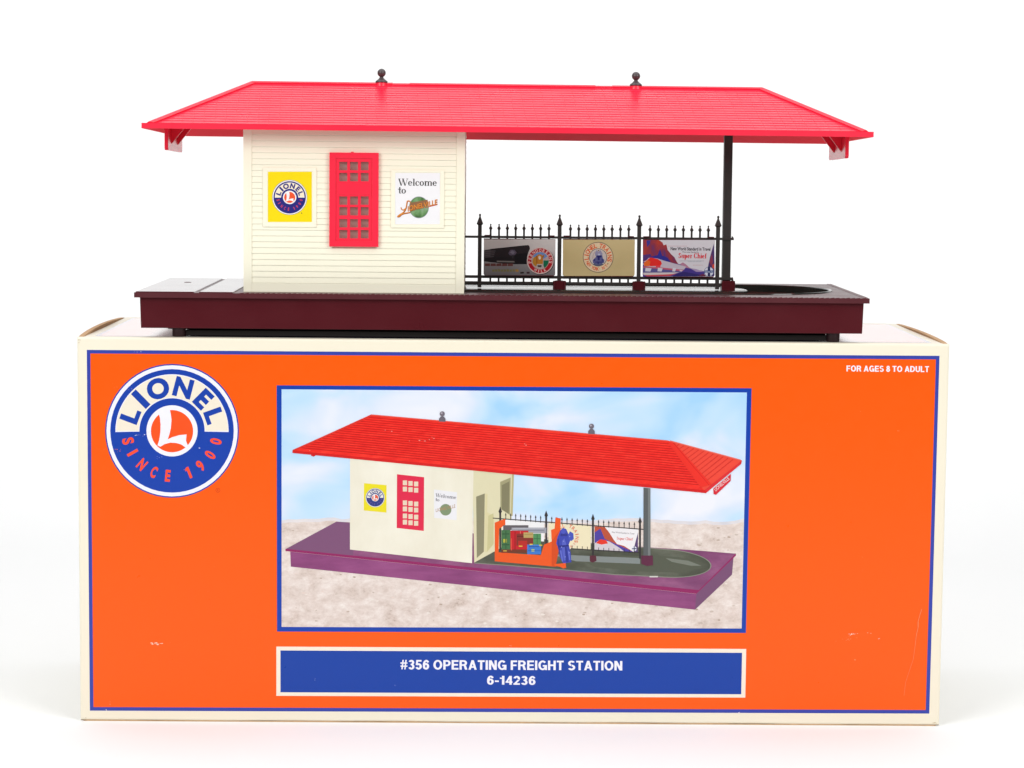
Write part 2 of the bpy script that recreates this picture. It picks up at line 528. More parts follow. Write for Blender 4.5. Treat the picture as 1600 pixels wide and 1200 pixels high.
# ------------------------------------------------------------------ the box
BW, BH, BD = 227.07, 203.01, 148.4
box = thing("cardboard_box", "large orange and cream cardboard toy box lying under the model station", "box", (0, BD / 2, 0))
rr = 1.3
front = [(2.2, 0.45), (rr, 0.45)]
front += [(rr - rr * math.sin(a), 0.45 + rr - rr * math.cos(a)) for a in [R_(k * 18) for k in range(1, 6)]]
front += [(rr - rr * math.cos(a), BH - rr + rr * math.sin(a)) for a in [R_(k * 18) for k in range(0, 6)]]
front += [(2.2, BH)]
mb = MB()
xs = [-BW, -BW + .35, -BW + 1.2] + [-BW + 1.2 + (2 * BW - 2.4) * k / 24 for k in range(1, 24)] + [BW - 1.2, BW - .35, BW]
secs = []
for i, x in enumerate(xs):
    e = {0: 1.2, 1: .35, len(xs) - 1: 1.2, len(xs) - 2: .35}.get(i, 0)
    wob = 0.10 * math.sin(i * 1.9) + 0.07 * math.sin(i * 0.7 + 1)
    secs.append([(x, max(y, e if y < 2 else y), z if z > 1.2 else max(0.02, z + wob * 0.9)) for y, z in front])
for a, b in zip(secs, secs[1:]):
    n = len(a)
    mb.add(a + b, [(i, i + 1, n + i + 1, n + i) for i in range(n - 1)] + [(n - 1, 0, n, 2 * n - 1)])
mb.add(secs[0], [tuple(range(len(front)))]); mb.add(secs[-1], [tuple(range(len(front)))])
fp = mb.build("front_panel", M['cream_card'], box, smooth=True)
mb = MB()
for k in range(60):
    xa, xb = -BW + 2 + (2 * BW - 4) * k / 60, -BW + 2 + (2 * BW - 4) * (k + 1) / 60
    ha, hb = [.62 + .16 * math.sin(q * .9) + .10 * math.sin(q * 2.3) for q in (k, k + 1)]
    mb.add([(xa, .30, .01), (xb, .30, .01), (xb, .30, hb), (xa, .30, ha), (xa, 2.0, .01), (xb, 2.0, .01), (xb, 2.0, hb), (xa, 2.0, ha)], [(0, 1, 2, 3), (3, 2, 6, 7), (0, 1, 5, 4)])
mb.build("lower_edge_strip", M['kraft'], box)  # thin uneven kraft-brown strip along the bottom of the front panel
MB().box(-BW + 3.1, BW - 3.1, 2.2, BD - 2, BH - 2, BH - 0.02).build("top_panel", M['cream_card'], box)
MB().box(-BW + 3.1, BW - 3.1, BD - 1.98, BD, 0.05, BH).build("back_panel", M['cream_card'], box)
MB().box(-BW + 3.1, BW - 3.1, 2.25, BD - 2, 0.1, 2.1).build("bottom_panel", M['cream_card'], box)
for sgn, amp in ((-1, 2.3), (1, 1.5)):
    mb = MB()
    N = 22
    y0, y1 = 2.25, BD
    def zt(t):
        return BH - 0.1 + amp * (math.sin(math.pi * min(1, t * 1.02)) ** 0.6) * (1 - 0.35 * t)
    xa, xb = sgn * BW, sgn * (BW - 3.0)
    xm = sgn * (BW - 0.5)
    for k in range(N):
        ta, tb = k / N, (k + 1) / N
        ya, yb = y0 + (y1 - y0) * ta, y0 + (y1 - y0) * tb
        za, zb = zt(ta), zt(tb)
        mb.add([(xa, ya, 0.05), (xa, yb, 0.05), (xa, yb, zb - .5), (xa, ya, za - .5)], [(0, 1, 2, 3)], 0)
        mb.add([(xa, ya, za - .5), (xa, yb, zb - .5), (xm, yb, zb), (xm, ya, za)], [(0, 1, 2, 3)], 0)
        mb.add([(xm, ya, za), (xm, yb, zb), (xb, yb, zb - .1), (xb, ya, za - .1)], [(0, 1, 2, 3)], 1)
        mb.add([(xb, ya, 0.05), (xb, yb, 0.05), (xb, yb, zb - .1), (xb, ya, za - .1)], [(0, 1, 2, 3)], 1)
    for t in (0, 1):
        y = y0 + (y1 - y0) * t
        mb.add([(xa, y, .05), (xb, y, .05), (xb, y, zt(t) - .1), (xa, y, zt(t) - .5)], [(0, 1, 2, 3)], 1)
    mb.build("side_panel", [M['cream_card'], M['kraft']], box)

c_org, c_blue, c_bord, c_white, c_cream = ink(255, 94, 0), ink(22, 66, 172), ink(54, 70, 170), ink(246, 246, 255), ink(247, 238, 218)
c_sred = ink(255, 82, 48)
# printed field of the front
TL, TR, BR, BL = (135.6, 546.7), (1468, 556), (1452, 1115), (140.4, 1110.4)
pr = Print(-0.02)
pr.poly([TL, TR, BR, BL], c_bord)
w = 5.6
pr.poly([(TL[0] + w, TL[1] + w), (TR[0] - w, TR[1] + w), (BR[0] - w, BR[1] - w), (BL[0] + w, BL[1] - w)], c_org)
pr.build("printed_field", fp)
# the same panel printed on the lid
mb = MB()
for k, (e, m) in enumerate(((5, 0), (7, 1))):
    mb.add([(-BW + 3 + e, 3 + e, BH + .01 + k * .02), (BW - 3 - e, 3 + e, BH + .01 + k * .02), (BW - 3 - e, BD - 3 - e, BH + .01 + k * .02), (-BW + 3 + e, BD - 3 - e, BH + .01 + k * .02)], [(0, 1, 2, 3)], m)
lid_ink = [material("lid_ink", tuple(lin(c) * .9 for c in k_), 0.12, 0.03, 60, spec=0.6, coat=1.0, rvar=0.04) for k_ in ((62, 78, 180), (255, 80, 2))]
for m_l in lid_ink:
    m_l.node_tree.nodes["Principled BSDF"].inputs["Coat Roughness"].default_value = 0.16
top_print = mb.build("printed_lid", lid_ink, box)

def emblem(P, cx, cy, R, blue, orange, red, cream, white, simple=False):
    k = R / 104.5
    P.disc(cx, cy, R, blue)
    P.disc(cx, cy, R - 2.0 * k, white)
    P.disc(cx, cy, 96.5 * k, blue)
    P.band(cx, cy, 51.0 * k, 88.4 * k, -1.2, 181.2, white)
    P.band(cx, cy, 52.2 * k, 87.2 * k, 0, 180, cream)
    for ch, a, w, h in (('L', 159.5, 22, 29), ('I', 134.7, 10.5, 33), ('O', 108.4, 35, 33), ('N', 75.4, 29, 31), ('E', 45.3, 20, 31), ('L', 19.5, 21, 29)):
        r = 69.5 * k
        p = (cx + r * math.cos(R_(a)), cy - r * math.sin(R_(a)))
        if ch == 'I':
            P.poly([(p[0] + sx * w / 2 * k * math.sin(R_(a)) + sy * h / 2 * k * math.cos(R_(a)), p[1] + sx * w / 2 * k * math.cos(R_(a)) - sy * h / 2 * k * math.sin(R_(a))) for sx, sy in ((-1, -1), (1, -1), (1, 1), (-1, 1))], blue)
        else:
            P.char(ch, p, w * k, h * k, a, blue, 0.05)
    for ch, a, w in (('S', 167, 10), ('I', 151, 4.5), ('N', 131.8, 11), ('C', 113.7, 9), ('E', 95.4, 8), ('1', 68.4, 6.5), ('9', 50.8, 9), ('0', 32.2, 9), ('0', 13.5, 9)):
        r = 70.5 * k
        if ch == '1':
            ca, sa = math.cos(R_(a)), math.sin(R_(a))
            px, py = cx + r * ca, cy + r * sa
            fx = lambda t_, h_: (px + t_ * k * sa - h_ * k * ca, py - t_ * k * ca - h_ * k * sa)
            P.poly([fx(-1.2, -9.2), fx(3.0, -9.2), fx(3.0, 9.2), fx(-.6, 9.2), fx(-3.4, 6.6), fx(-3.4, 3.6), fx(-1.2, 4.2)], red)
            continue
        P.char(ch, (cx + r * math.cos(R_(-a)), cy - r * math.sin(R_(-a))), w * k, 18.5 * k, -a + 180, red, 0.0 if ch == '1' else 0.04)
    P.disc(cx, cy, 40 * k, white)
    P.disc(cx, cy + 0.5 * k, 33 * k, orange)
    q = lambda x, y: (cx + (x - 597) / 3.75 * k, cy + (y - 727) / 3.75 * k)
    P.poly([q(*p) for p in ((518, 622), (545, 604), (584, 600), (590, 630), (594, 662), (590, 710), (582, 745), (572, 776), (600, 764), (640, 752), (682, 748), (679, 785), (690, 815), (676, 824), (650, 806), (620, 798), (588, 796), (555, 804), (528, 820), (512, 812), (522, 780), (529, 735), (530, 690), (526, 650))], white)

pr = Print(-0.045)
emblem(pr, 268.8, 673.2, 104.5, c_blue, ink(255, 86, 30), c_sred, c_cream, c_white)
pr.ring(340.5, 766, 2.9, 3.6, ink(214, 60, 20))
pr.text("R", (339.3, 768), (341.9, 768), 4, ink(214, 60, 20), 0.0)
pr.build("emblem", box)
pr = Print(-0.045)
pr.grot("FOR AGES 8 TO ADULT", (1322.6, 580.3), (1451.5, 581.4), 9.2, c_white)
pr.build("age_lettering", box)

# title plate
pr = Print(-0.045)
pr.poly([(431.8, 1010.3), (1166, 1014.0), (1164.5, 1090.0), (431.8, 1087.2)], ink(250, 240, 222))
pr.poly([(438.2, 1016.3), (1159.5, 1020.0), (1158.2, 1084.8), (438.2, 1081.7)], ink(16, 66, 166))
pr.grot("#356 OPERATING FREIGHT STATION", (625.7, 1045.8), (972.3, 1047.6), 14.8, c_white)
pr.grot("6-14236", (761, 1069.6), (836.6, 1070.2), 13.8, c_white)
pr.build("title_plate", box)

# ---- printed picture on the box
pic = grp("printed_picture", box, at(800, 795, 0))
sky = ramp_print("printed_sky", [(0.32, (168, 216, 255)), (0.45, (196, 228, 255)), (0.56, (222, 234, 252)), (0.68, (240, 243, 252))], (1.0, 1, 1.7), 17, 3, 0.5)
sand = ramp_print("printed_sand", [(0.30, (164, 142, 128)), (0.41, (214, 198, 188)), (0.53, (230, 217, 209)), (0.68, (247, 240, 234))], (1, 1, 1.6), 90, 10, 0.2, nrough=0.78)
haze = ramp_print("printed_shore", [(0.35, (214, 214, 222)), (0.65, (232, 226, 226))], (1, 1, 1.5), 120, 6)
pr = Print(-0.035)
pr.poly([(432.3, 602), (1174.5, 606.6), (1165.5, 989), (432.8, 986.8)], ink(18, 66, 172))
pr.poly([(440, 608.3), (1167, 613.3), (1158.8, 982), (440, 979.5)], sky)
pr.build("printed_sky", pic)
pr = Print(-0.045)
pts = [(440, 979.5), (440, 818)]
random.seed(3)
for k in range(60):
    x = 440 + (1162 - 440) * (k + 1) / 61
    pts.append((x, 817 - 2 * math.sin(k * .31) + random.uniform(-1.6, 1.6)))
pts += [(1162.3, 815), (1158.8, 982)]
pr.poly([(x, y - 5 if y < 830 else y) for x, y in pts], haze)
pr.poly(pts, sand)
for k in range(170):
    x, y = random.uniform(446, 1152), random.uniform(822, 974)
    r = random.uniform(1.0, 3.2)
    g = random.choice([(196, 178, 164), (184, 166, 150), (238, 230, 222), (206, 190, 178), (232, 214, 204)])
    pr.poly([(x + r * random.uniform(.6, 1.4) * math.cos(q * 1.047), y + .5 * r * random.uniform(.6, 1.3) * math.sin(q * 1.047)) for q in range(6)], ink(*g))
pr.build("printed_ground", pic)

pr = Print(-0.075)
KINK = 0.72
p_front = ramp_print("printed_plum", [(0.3, (122, 52, 104)), (0.5, (142, 68, 122)), (0.7, (158, 82, 136))], (.35, 1, 1.6), 70, 7, nrough=0.65)
p_top = ramp_print("printed_plum_top", [(0.3, (118, 58, 104)), (0.5, (134, 72, 116)), (0.7, (156, 92, 134))], (.6, 1, 1.4), 80, 7, nrough=0.65)
p_house = ramp_print("printed_cream", [(0.3, (232, 227, 206)), (0.7, (245, 242, 226))], (1, 1, .6), 40, 6, nrough=0.6)
p_roof = ramp_print("printed_red", [(0.32, (222, 26, 22)), (0.5, (244, 38, 28)), (0.68, (255, 62, 46))], (.5, 1, 2.2), 240, 8, nrough=0.75)
p_track = ramp_print("printed_track", [(0.3, (60, 64, 52)), (0.5, (82, 86, 72)), (0.7, (108, 112, 98))], (.7, 1, 1.8), 60, 6, nrough=0.6)
pu3 = ink(156, 40, 104)
pr.poly([(446, 858), (525.6, 815), (560, 817), (790, 838), (1018, 855.5), (1075, 859), (1150, 865), (1092, 925)], p_top)
pr.poly([(446, 858), (525.6, 815), (552, 817), (552, 868)], ink(134, 88, 126))
pr.poly([(446, 857.5), (1092, 922), (1150, 864.5), (1150, 868), (1090, 928), (446, 861)], pu3)
pr.poly([(453.5, 862), (1088, 928), (1086, 952.6), (454.4, 885.4)], p_front)
pr.poly([(1088, 928), (1146, 872), (1143.8, 898), (1086, 952.6)], ink(128, 84, 122))
def oval(gx, gy):
    right = [(1040 + (70 + gx) * math.cos(R_(q)), 880 - (21 + gy) * math.sin(R_(q)) + 4 * math.cos(R_(q))) for q in range(78, -92, -6)]
    return [(741, 879 + gy), (741, 862 - gy), (800, 838), (900, 848 - gy)] + right + [(960, 897 + gy), (880, 889.5 + gy), (790, 882.5 + gy)]
pr.poly(oval(1.6, 1.3), ink(142, 146, 132))
pr.poly(oval(0, 0), p_track)
pr.poly([(1020, 868), (1060, 870), (1094, 880), (1096, 887), (1060, 895), (1000, 893), (930, 886), (900, 872)], ink(92, 97, 82))
pr.poly([(1040, 872), (1075, 876), (1096, 884), (1080, 884), (1050, 878)], ink(128, 134, 122))
pr.poly([(860, 866), (1000, 872), (1000, 881), (900, 877)], ink(140, 148, 146))
pr.rect(1015, 900, 1028, 902, ink(226, 226, 220))
# house
hc = p_house
pr.poly([(738, 733), (802, 741), (798, 846), (790, 852), (741, 879)], ink(236, 230, 192))
pr.poly([(546.8, 714), (740, 731), (737.5, 880), (546.8, 858.6)], hc)
pr.poly([(744, 776), (757.5, 771), (756, 862), (745, 872)], ink(150, 146, 116))
pr.poly([(758, 771), (762, 772), (761, 800), (772, 806), (772, 850), (761, 863), (756.5, 862)], ink(232, 224, 176))
pr.poly([(763, 806), (771, 802), (771, 850), (761, 862)], ink(214, 208, 156))
pr.poly([(781.5, 753), (798, 746), (797, 805), (782, 795)], ink(172, 168, 128))
pr.poly([(784, 758), (796, 752), (795, 803), (784, 796)], ink(140, 136, 104))
pr.poly([(800, 741), (803, 741), (801, 806), (798, 806)], ink(200, 190, 140))
pr.poly([(568.8, 755), (604, 758), (603.8, 801), (568.3, 797.5)], ink(250, 236, 40))
emblem(pr, 586.2, 777.6, 15, ink(50, 62, 140), ink(240, 90, 60), ink(120, 100, 160), ink(250, 248, 240), ink(255, 255, 255))
pr.poly([(620.3, 741), (662.7, 745.6), (662.2, 829.6), (619.8, 825)], ink(238, 46, 82))
for r_, y in enumerate((750.7, 760.5, 782, 791.5, 802.5, 812.2)):
    for c in range(3):
        x = 629.4 + c * 8.75
        yy = y + c * 0.9
        pr.rect(x, yy, x + 6.6, yy + 7.4, ink(246, 226, 200))
pr.poly([(678.2, 764.8), (714.2, 769.2), (713.4, 812.8), (678.4, 809)], ink(250, 250, 254))
pr.serif("Welcome", (680.4, 776.3), (712.8, 780), 5.6, ink(110, 110, 118))
pr.serif("to", (680.3, 783), (686.6, 783.6), 5.2, ink(110, 110, 118))
pr.disc(696.3, 796.5, 9, ink(138, 158, 122))
pr.text("LIONELVILLE", (681, 800), (711.5, 793), 5, ink(190, 150, 110), 0.01, 0.2)
# roof
rd = p_roof
pr.poly([(457, 703.5), (580, 647.5), (1042, 688), (1100, 764), (1103, 769.5), (457, 707.5)], rd)
pr.poly([(1042, 688), (1159.4, 719.4), (1158, 724), (1103, 769.5), (1096, 761)], ink(255, 80, 62))
for k in range(17):
    t = (k + 1) / 18
    a = (580 - 117 * t, 649 + 53.5 * t)
    b = (1042 + 54 * t, 689.5 + 72 * t)
    pr.line([a, b], 0.9, ink(196, 20, 18))
for k in range(13):
    t = (k + 1) / 14
    pr.line([(1044 + 57 * t, 689 + 73 * t), (1046 + 107 * t, 690 + 30 * t)], 1.0, ink(226, 46, 40))
pr.poly([(1041, 688), (1053, 691), (1112, 757), (1095, 762)], ink(252, 52, 40))
pr.line([(1052, 692), (1108, 758)], 0.7, ink(214, 30, 26))
pr.line([(1047, 689), (1157, 719)], 1.8, ink(255, 110, 92))
pr.line([(458, 704), (581, 649)], 2.4, ink(236, 56, 44))
pr.line([(580, 648.6), (1043, 689)], 1.8, ink(255, 82, 62))
pr.poly([(457, 704), (1102, 766), (1103, 770.5), (457, 707.8)], ink(226, 34, 34))
pr.poly([(1102, 765), (1159, 720), (1158, 725), (1103, 770.5)], ink(236, 50, 54))
pr.poly([(486, 708), (497, 709.4), (490, 713.5), (486, 712)], ink(220, 30, 34))
pr.poly([(1114.6, 763.5), (1142, 740.4), (1141.6, 751.5), (1119, 773), (1115, 772)], ink(230, 44, 60))
pr.text("LIONELVILLE", (1118.6, 767.6), (1140.4, 748.6), 5.0, ink(255, 226, 226), 0.012)
for fx, fy in ((691, 646.6), (924.2, 666)):
    pr.poly([(fx - 5.2, fy + 12), (fx - 5, fy + 7.5), (fx - 2, fy + 4), (fx + 2, fy + 4), (fx + 5, fy + 7.5), (fx + 5.2, fy + 12.5)], ink(116, 110, 122))
    pr.disc(fx, fy, 4.0, ink(124, 116, 128), n=16)
    pr.disc(fx - 1, fy - 1.2, 1.5, ink(186, 180, 190), n=10)
for x, y in ((602, 672), (612, 674), (655, 688), (664, 689), (671, 687), (678, 685), (675, 683), (820, 693.5), (822, 695.5), (640, 689), (484, 704)):
    r = random.uniform(.5, 1.2)
    pr.poly([(x + r * random.uniform(.7, 2) * math.cos(q * 1.257), y + r * random.uniform(.4, .9) * math.sin(q * 1.257)) for q in range(5)], ink(255, 170, 160))
# fence, signs, post
bk = ink(58, 54, 56)
pr.poly([(785, 811.5), (850, 816), (850, 846), (785, 842)], ink(252, 252, 252))
pr.poly([(857, 816.5), (923.4, 820.8), (922.8, 859), (857, 853.5)], ink(250, 240, 202))
pr.ring(884.5, 838.5, 14.5, 20.5, ink(246, 236, 205)); pr.arc_text("LIONEL TRAINS", (884.5, 838.5), 17.3, 195, -25, 4.2, 5.5, ink(232, 110, 66), 0.02)
pr.arc_text("NEW YORK N.Y.", (884.5, 838.5), 17.3, 212, 328, 2.8, 4.0, ink(232, 110, 66), 0.01, True)
pr.poly([(929, 822.4), (997.2, 827), (996.2, 863), (929, 859.6)], ink(252, 250, 252))
pr.poly([(929, 822.4), (945, 823.5), (952, 832), (958, 842), (964, 850), (975, 853), (990, 862.5), (929, 859.6)], ink(198, 88, 62))
pr.poly([(929, 832), (938, 826), (945, 842), (958, 848), (972, 854), (990, 862.5), (929, 859.6)], ink(84, 70, 168))
pr.poly([(929, 849), (938, 843), (952, 846), (968, 856), (975, 861.5), (929, 859.6)], ink(222, 214, 222))
pr.poly([(931, 848.5), (938, 842.5), (947, 844), (950, 849), (940, 851)], ink(242, 60, 44))
pr.poly([(997, 832), (996.4, 863), (990, 862.5), (992, 850)], ink(92, 70, 120))
pr.disc(991, 857.4, 3.8, ink(236, 240, 255)); pr.line([(991, 853.6), (991, 861)], 1.4, ink(30, 40, 90)); pr.line([(987.4, 857.4), (994.6, 857.4)], 1.4, ink(30, 40, 90))
pr.text("New World Standard in Travel", (956, 832.6), (991, 835.2), 2.6, ink(120, 110, 120), 0.0)
pr.serif("Super Chief", (963.5, 843), (988.5, 844.6), 4.4, ink(240, 70, 60))
pr.line([(770, 809.5), (1006, 827.2)], 1.5, bk)
pr.line([(892, 857.3), (1000, 863.6)], 1.6, bk)
posts = ((781.6, 792.5, 860), (853.4, 798.5, 862), (926.5, 803.8, 876), (1000, 808.4, 873))
for i, (x, y, b) in enumerate(posts):
    pr.line([(x, y + 6), (x, b)], 3.0, bk)
    pr.poly([(x, y - 1), (x + 2.8, y + 7), (x + 1.4, y + 9), (x - 1.4, y + 9), (x - 2.8, y + 7)], bk)
    if i < 3:
        nx, ny = posts[i + 1][0], posts[i + 1][1]
        for k in range(8):
            t = (k + 1.1) / 9.2
            px, py = x + (nx - x) * t, y + (ny - y) * t
            pr.line([(px, py + 9), (px, py + 19)], 1.1, bk)
            pr.poly([(px, py + 7.5), (px + 1.3, py + 12), (px - 1.3, py + 12)], bk)
            if i:
                pr.line([(px, py + 51), (px, py + 57)], 1.0, bk)
pr.poly([(921.5, 868), (931.5, 868), (932, 876.5), (926, 879), (921.5, 877)], ink(96, 42, 58))
pr.poly([(1005.6, 762), (1016.2, 763), (1016.4, 873), (1005.2, 871)], ink(98, 103, 104))
pr.poly([(1012.5, 763), (1016.2, 763), (1016.4, 873), (1012.5, 872)], ink(128, 134, 134))
pr.poly([(1002, 868), (1020, 868), (1020.5, 883), (1011, 884.5), (1002, 881)], ink(102, 44, 72))
# luggage cart and worker
oc = ink(250, 96, 34)
pr.poly([(773.1, 816.5), (789.6, 810.4), (789.6, 820), (780, 826), (779, 863), (845, 867.5), (850, 851), (862, 846), (861, 828), (866.5, 826), (868, 808.5), (876.3, 810), (875.5, 825), (870, 853), (868, 885.5), (773.1, 877)], oc)
pr.poly([(862, 846), (876, 826), (875, 850), (868, 886), (862, 884)], ink(226, 82, 30))
lug = lambda x0, y0, x1, y1, c: pr.rect(730 + x0 / 5.333, 740 + y0 / 5.333, 730 + x1 / 5.333, 740 + y1 / 5.333, ink(*c))
lug(300, 430, 510, 470, (106, 100, 104)); lug(370, 450, 660, 496, (166, 168, 178)); lug(285, 470, 360, 640, (74, 122, 78)); lug(360, 475, 510, 645, (206, 34, 44))
lug(410, 500, 560, 600, (138, 52, 44)); lug(425, 560, 500, 600, (196, 46, 40)); lug(470, 490, 550, 535, (196, 172, 106)); lug(550, 500, 615, 592, (86, 150, 96)); lug(500, 592, 615, 672, (66, 130, 214))
lug(515, 606, 600, 612, (40, 70, 150)); lug(535, 630, 560, 650, (196, 208, 120)); lug(300, 545, 330, 575, (190, 190, 70)); lug(285, 632, 500, 660, (120, 60, 40)); lug(365, 540, 372, 640, (240, 90, 70))
lug(520, 585, 545, 594, (236, 208, 70)); lug(600, 592, 625, 602, (230, 200, 70)); lug(300, 640, 330, 648, (226, 190, 80)); lug(430, 600, 460, 610, (238, 190, 70))
fb = lambda *p: [(730 + x / 5.333, 740 + y / 5.333) for x, y in p]
pr.poly(fb((775, 475), (798, 452), (825, 462), (838, 490), (850, 520), (858, 560), (846, 590), (862, 660), (868, 738), (800, 748), (770, 690), (758, 620), (742, 580), (752, 530)), ink(66, 78, 186))
pr.poly(fb((838, 520), (856, 480), (884, 498), (888, 545), (868, 562), (850, 555)), ink(76, 92, 198))
pr.poly(fb((790, 560), (810, 540), (830, 600), (824, 720), (806, 726), (792, 650)), ink(92, 104, 206))
pr.poly(fb((752, 545), (764, 540), (770, 620), (790, 690), (776, 690), (756, 620)), ink(50, 60, 158))
pr.poly(fb((757, 600), (846, 592), (848, 606), (760, 618)), ink(44, 52, 140))
pr.poly(fb((812, 600), (826, 600), (846, 735), (822, 740)), ink(50, 60, 156))
pr.poly(fb((770, 640), (786, 640), (800, 730), (790, 735)), ink(104, 116, 214))
pr.poly(fb((840, 640), (850, 650), (860, 720), (850, 720)), ink(110, 122, 220))
pr.poly(fb((780, 500), (830, 500), (838, 520), (776, 522)), ink(52, 60, 150))
for gx, gy in ((800, 560), (846, 655), (812, 690), (782, 610), (850, 520)):
    pr.poly(fb((gx, gy), (gx + 7, gy - 2), (gx + 8, gy + 7), (gx + 1, gy + 8)), ink(150, 160, 236))
for gx0, gy0, gx1, gy1, gc in ((290, 500, 352, 506, (40, 78, 50)), (290, 590, 352, 596, (40, 78, 50)), (318, 475, 326, 635, (54, 96, 60)), (395, 480, 402, 640, (150, 20, 30)), (440, 480, 446, 500, (240, 120, 100)), (555, 540, 612, 545, (50, 104, 60)), (580, 505, 586, 590, (60, 112, 70)), (505, 640, 612, 645, (44, 92, 176)), (415, 520, 470, 526, (92, 30, 28)), (476, 505, 545, 509, (150, 126, 70)), (380, 455, 640, 460, (200, 202, 210)), (420, 470, 640, 476, (132, 134, 146))):
    lug(gx0, gy0, gx1, gy1, gc)
pr.disc(730 + 802 / 5.333, 740 + 482 / 5.333, 3.8, ink(80, 92, 200), n=14)
pr.poly(fb((725, 755), (820, 745), (825, 785), (800, 790), (770, 775), (730, 770)), oc)
pr.build("printed_station", pic)
KINK = 0.81

# scuffs and rub marks in the print
random.seed(5)
pr = Print(-0.24)
def scuff(x, y, n, sx, sy, r, c):
    for k in range(n):
        px, py = x + random.gauss(0, sx), y + random.gauss(0, sy)
        q = r * random.uniform(.35, 1.0)
        pr.poly([(px + q * random.uniform(.6, 2.0) * math.cos(a * 1.047), py + q * random.uniform(.3, .8) * math.sin(a * 1.047)) for a in range(6)], ink(*c))
scuff(242, 1005.6, 16, 4.5, 0.9, 1.5, (255, 214, 186))
scuff(1331, 990.5, 12, 3.5, 0.8, 1.2, (255, 214, 186)); scuff(1326, 998, 14, 9, 2.5, 1.1, (255, 140, 84))
scuff(1375, 998, 2, 1, .6, 1.2, (255, 226, 206)); scuff(1358, 989.5, 3, 1.5, .8, .9, (255, 190, 150)); scuff(1336, 1031, 4, 1, .8, .9, (255, 170, 120)); scuff(1403, 674, 3, 2, .6, .9, (255, 150, 100))
scuff(206, 607, 6, 3, 2, .9, (120, 130, 214)); scuff(217, 680, 8, 4, .6, .9, (196, 204, 240)); scuff(226, 679, 1, 0, 0, 1.3, (236, 236, 255)); scuff(312, 700, 2, .5, .5, 1.2, (226, 226, 255))
scuff(180, 605, 5, 2.5, 3, 1, (255, 140, 80)); scuff(160, 702, 6, 6, .6, .7, (255, 150, 100)); scuff(248, 715, 5, 5, 1, .8, (150, 160, 230)); scuff(215, 549.5, 6, 4, .6, .7, (190, 196, 240)); scuff(185, 703, 5, 5, 2, .8, (255, 130, 70))
scuff(165, 1110, 3, .8, 1, 1.1, (244, 236, 240)); scuff(172, 1099, 4, 1, 2, .8, (255, 180, 140)); scuff(1156, 1114, 4, 2, .6, .9, (226, 220, 240)); scuff(798, 1009, 3, 1, .6, .7, (255, 200, 170)); scuff(492, 1060, 3, .3, 4, .6, (160, 180, 226)); scuff(618, 1071, 3, 1, 2, .6, (150, 170, 220))
scuff(131, 1124, 5, 2.5, 1.2, 1.0, (176, 140, 104)); scuff(124, 533, 4, 1.2, 3, .9, (206, 180, 150)); scuff(1462, 1130, 4, 3, .8, .9, (196, 170, 130)); scuff(905, 1129, 2, 1, .4, .6, (170, 140, 110))
cz_ = [(1440, 952), (1437, 962), (1434.5, 971), (1434.5, 980), (1431.5, 994), (1430, 1008), (1427, 1030), (1421, 1048), (1415, 1066), (1412.5, 1087)]
for (x0, y0), (x1, y1), wd in zip(cz_, cz_[1:], (1.0, .9, 1.2, .9, .7, .6, .5, .5, .5)):
    pr.line([(x0, y0), (x1, y1)], wd, ink(255, 146, 92))
for k in range(46):
    x, y = random.uniform(150, 1445), random.uniform(565, 1100)
    if 425 < x < 1180 and 595 < y < 1095:
        continue
    scuff(x, y, 1, 0, 0, random.uniform(.3, .7), random.choice([(255, 128, 66), (255, 150, 96), (246, 92, 26)]))
pr.build("scuff_marks", box)["kind"] = "stuff"

# ------------------------------------------------------------------ the model station
Z0 = 226.28                       # platform surface
BX0, BX1, BY0, BY1 = -197.6, 185.0, 2.0, 137.6
st = thing("freight_station", "model freight station with red hipped roof and maroon platform standing on the box", "model building", ((BX0 + BX1) / 2, (BY0 + BY1) / 2, BH))

# platform
base = grp("platform", st, (0, BY0, Z0))
mb = MB()
e = 2.6
mb.add([(BX0 + e + .5, BY0 + e, Z0 - 18.6), (BX1 - e - .5, BY0 + e, Z0 - 18.6), (BX1 - e - .5, BY1 - e, Z0 - 18.6), (BX0 + e + .5, BY1 - e, Z0 - 18.6),
        (BX0 + e, BY0 + e, Z0 - 2.6), (BX1 - e, BY0 + e, Z0 - 2.6), (BX1 - e, BY1 - e, Z0 - 2.6), (BX0 + e, BY1 - e, Z0 - 2.6)],
       [(0, 1, 5, 4), (1, 2, 6, 5), (2, 3, 7, 6), (3, 0, 4, 7), (0, 3, 2, 1)])
mb.build("skirt", M['maroon'], base, bevel=0.25)
TC, TA, TB, TR_ = 71.0, -96.0, 131.5, 42.0            # track: centre line and ends
def stadium(r, xa=TA, xb=TB, n=24):
    p = [(xb + r * math.sin(math.pi * k / n), TC - r * math.cos(math.pi * k / n)) for k in range(n + 1)]
    p += [(xa - r * math.sin(math.pi * k / n), TC + r * math.cos(math.pi * k / n)) for k in range(n + 1)]
    return p
# platform slab with the oval opening
outer = [(BX0, BY0), (BX1, BY0), (BX1, BY1), (BX0, BY1)]
hole = stadium(TR_)
tri = tessellate_polygon([[Vector((x, y, 0)) for x, y in outer], [Vector((x, y, 0)) for x, y in hole]])
flat = outer + hole
mb = MB()
n = len(flat)
mb.add([(x, y, Z0) for x, y in flat] + [(x, y, Z0 - 2.6) for x, y in flat], [tuple(t) for t in tri] + [tuple(n + i for i in reversed(t)) for t in tri]
       + [(i, (i + 1) % 4, n + (i + 1) % 4, n + i) for i in range(4)], 0)
slab = mb.build("slab", M['paving'], base)
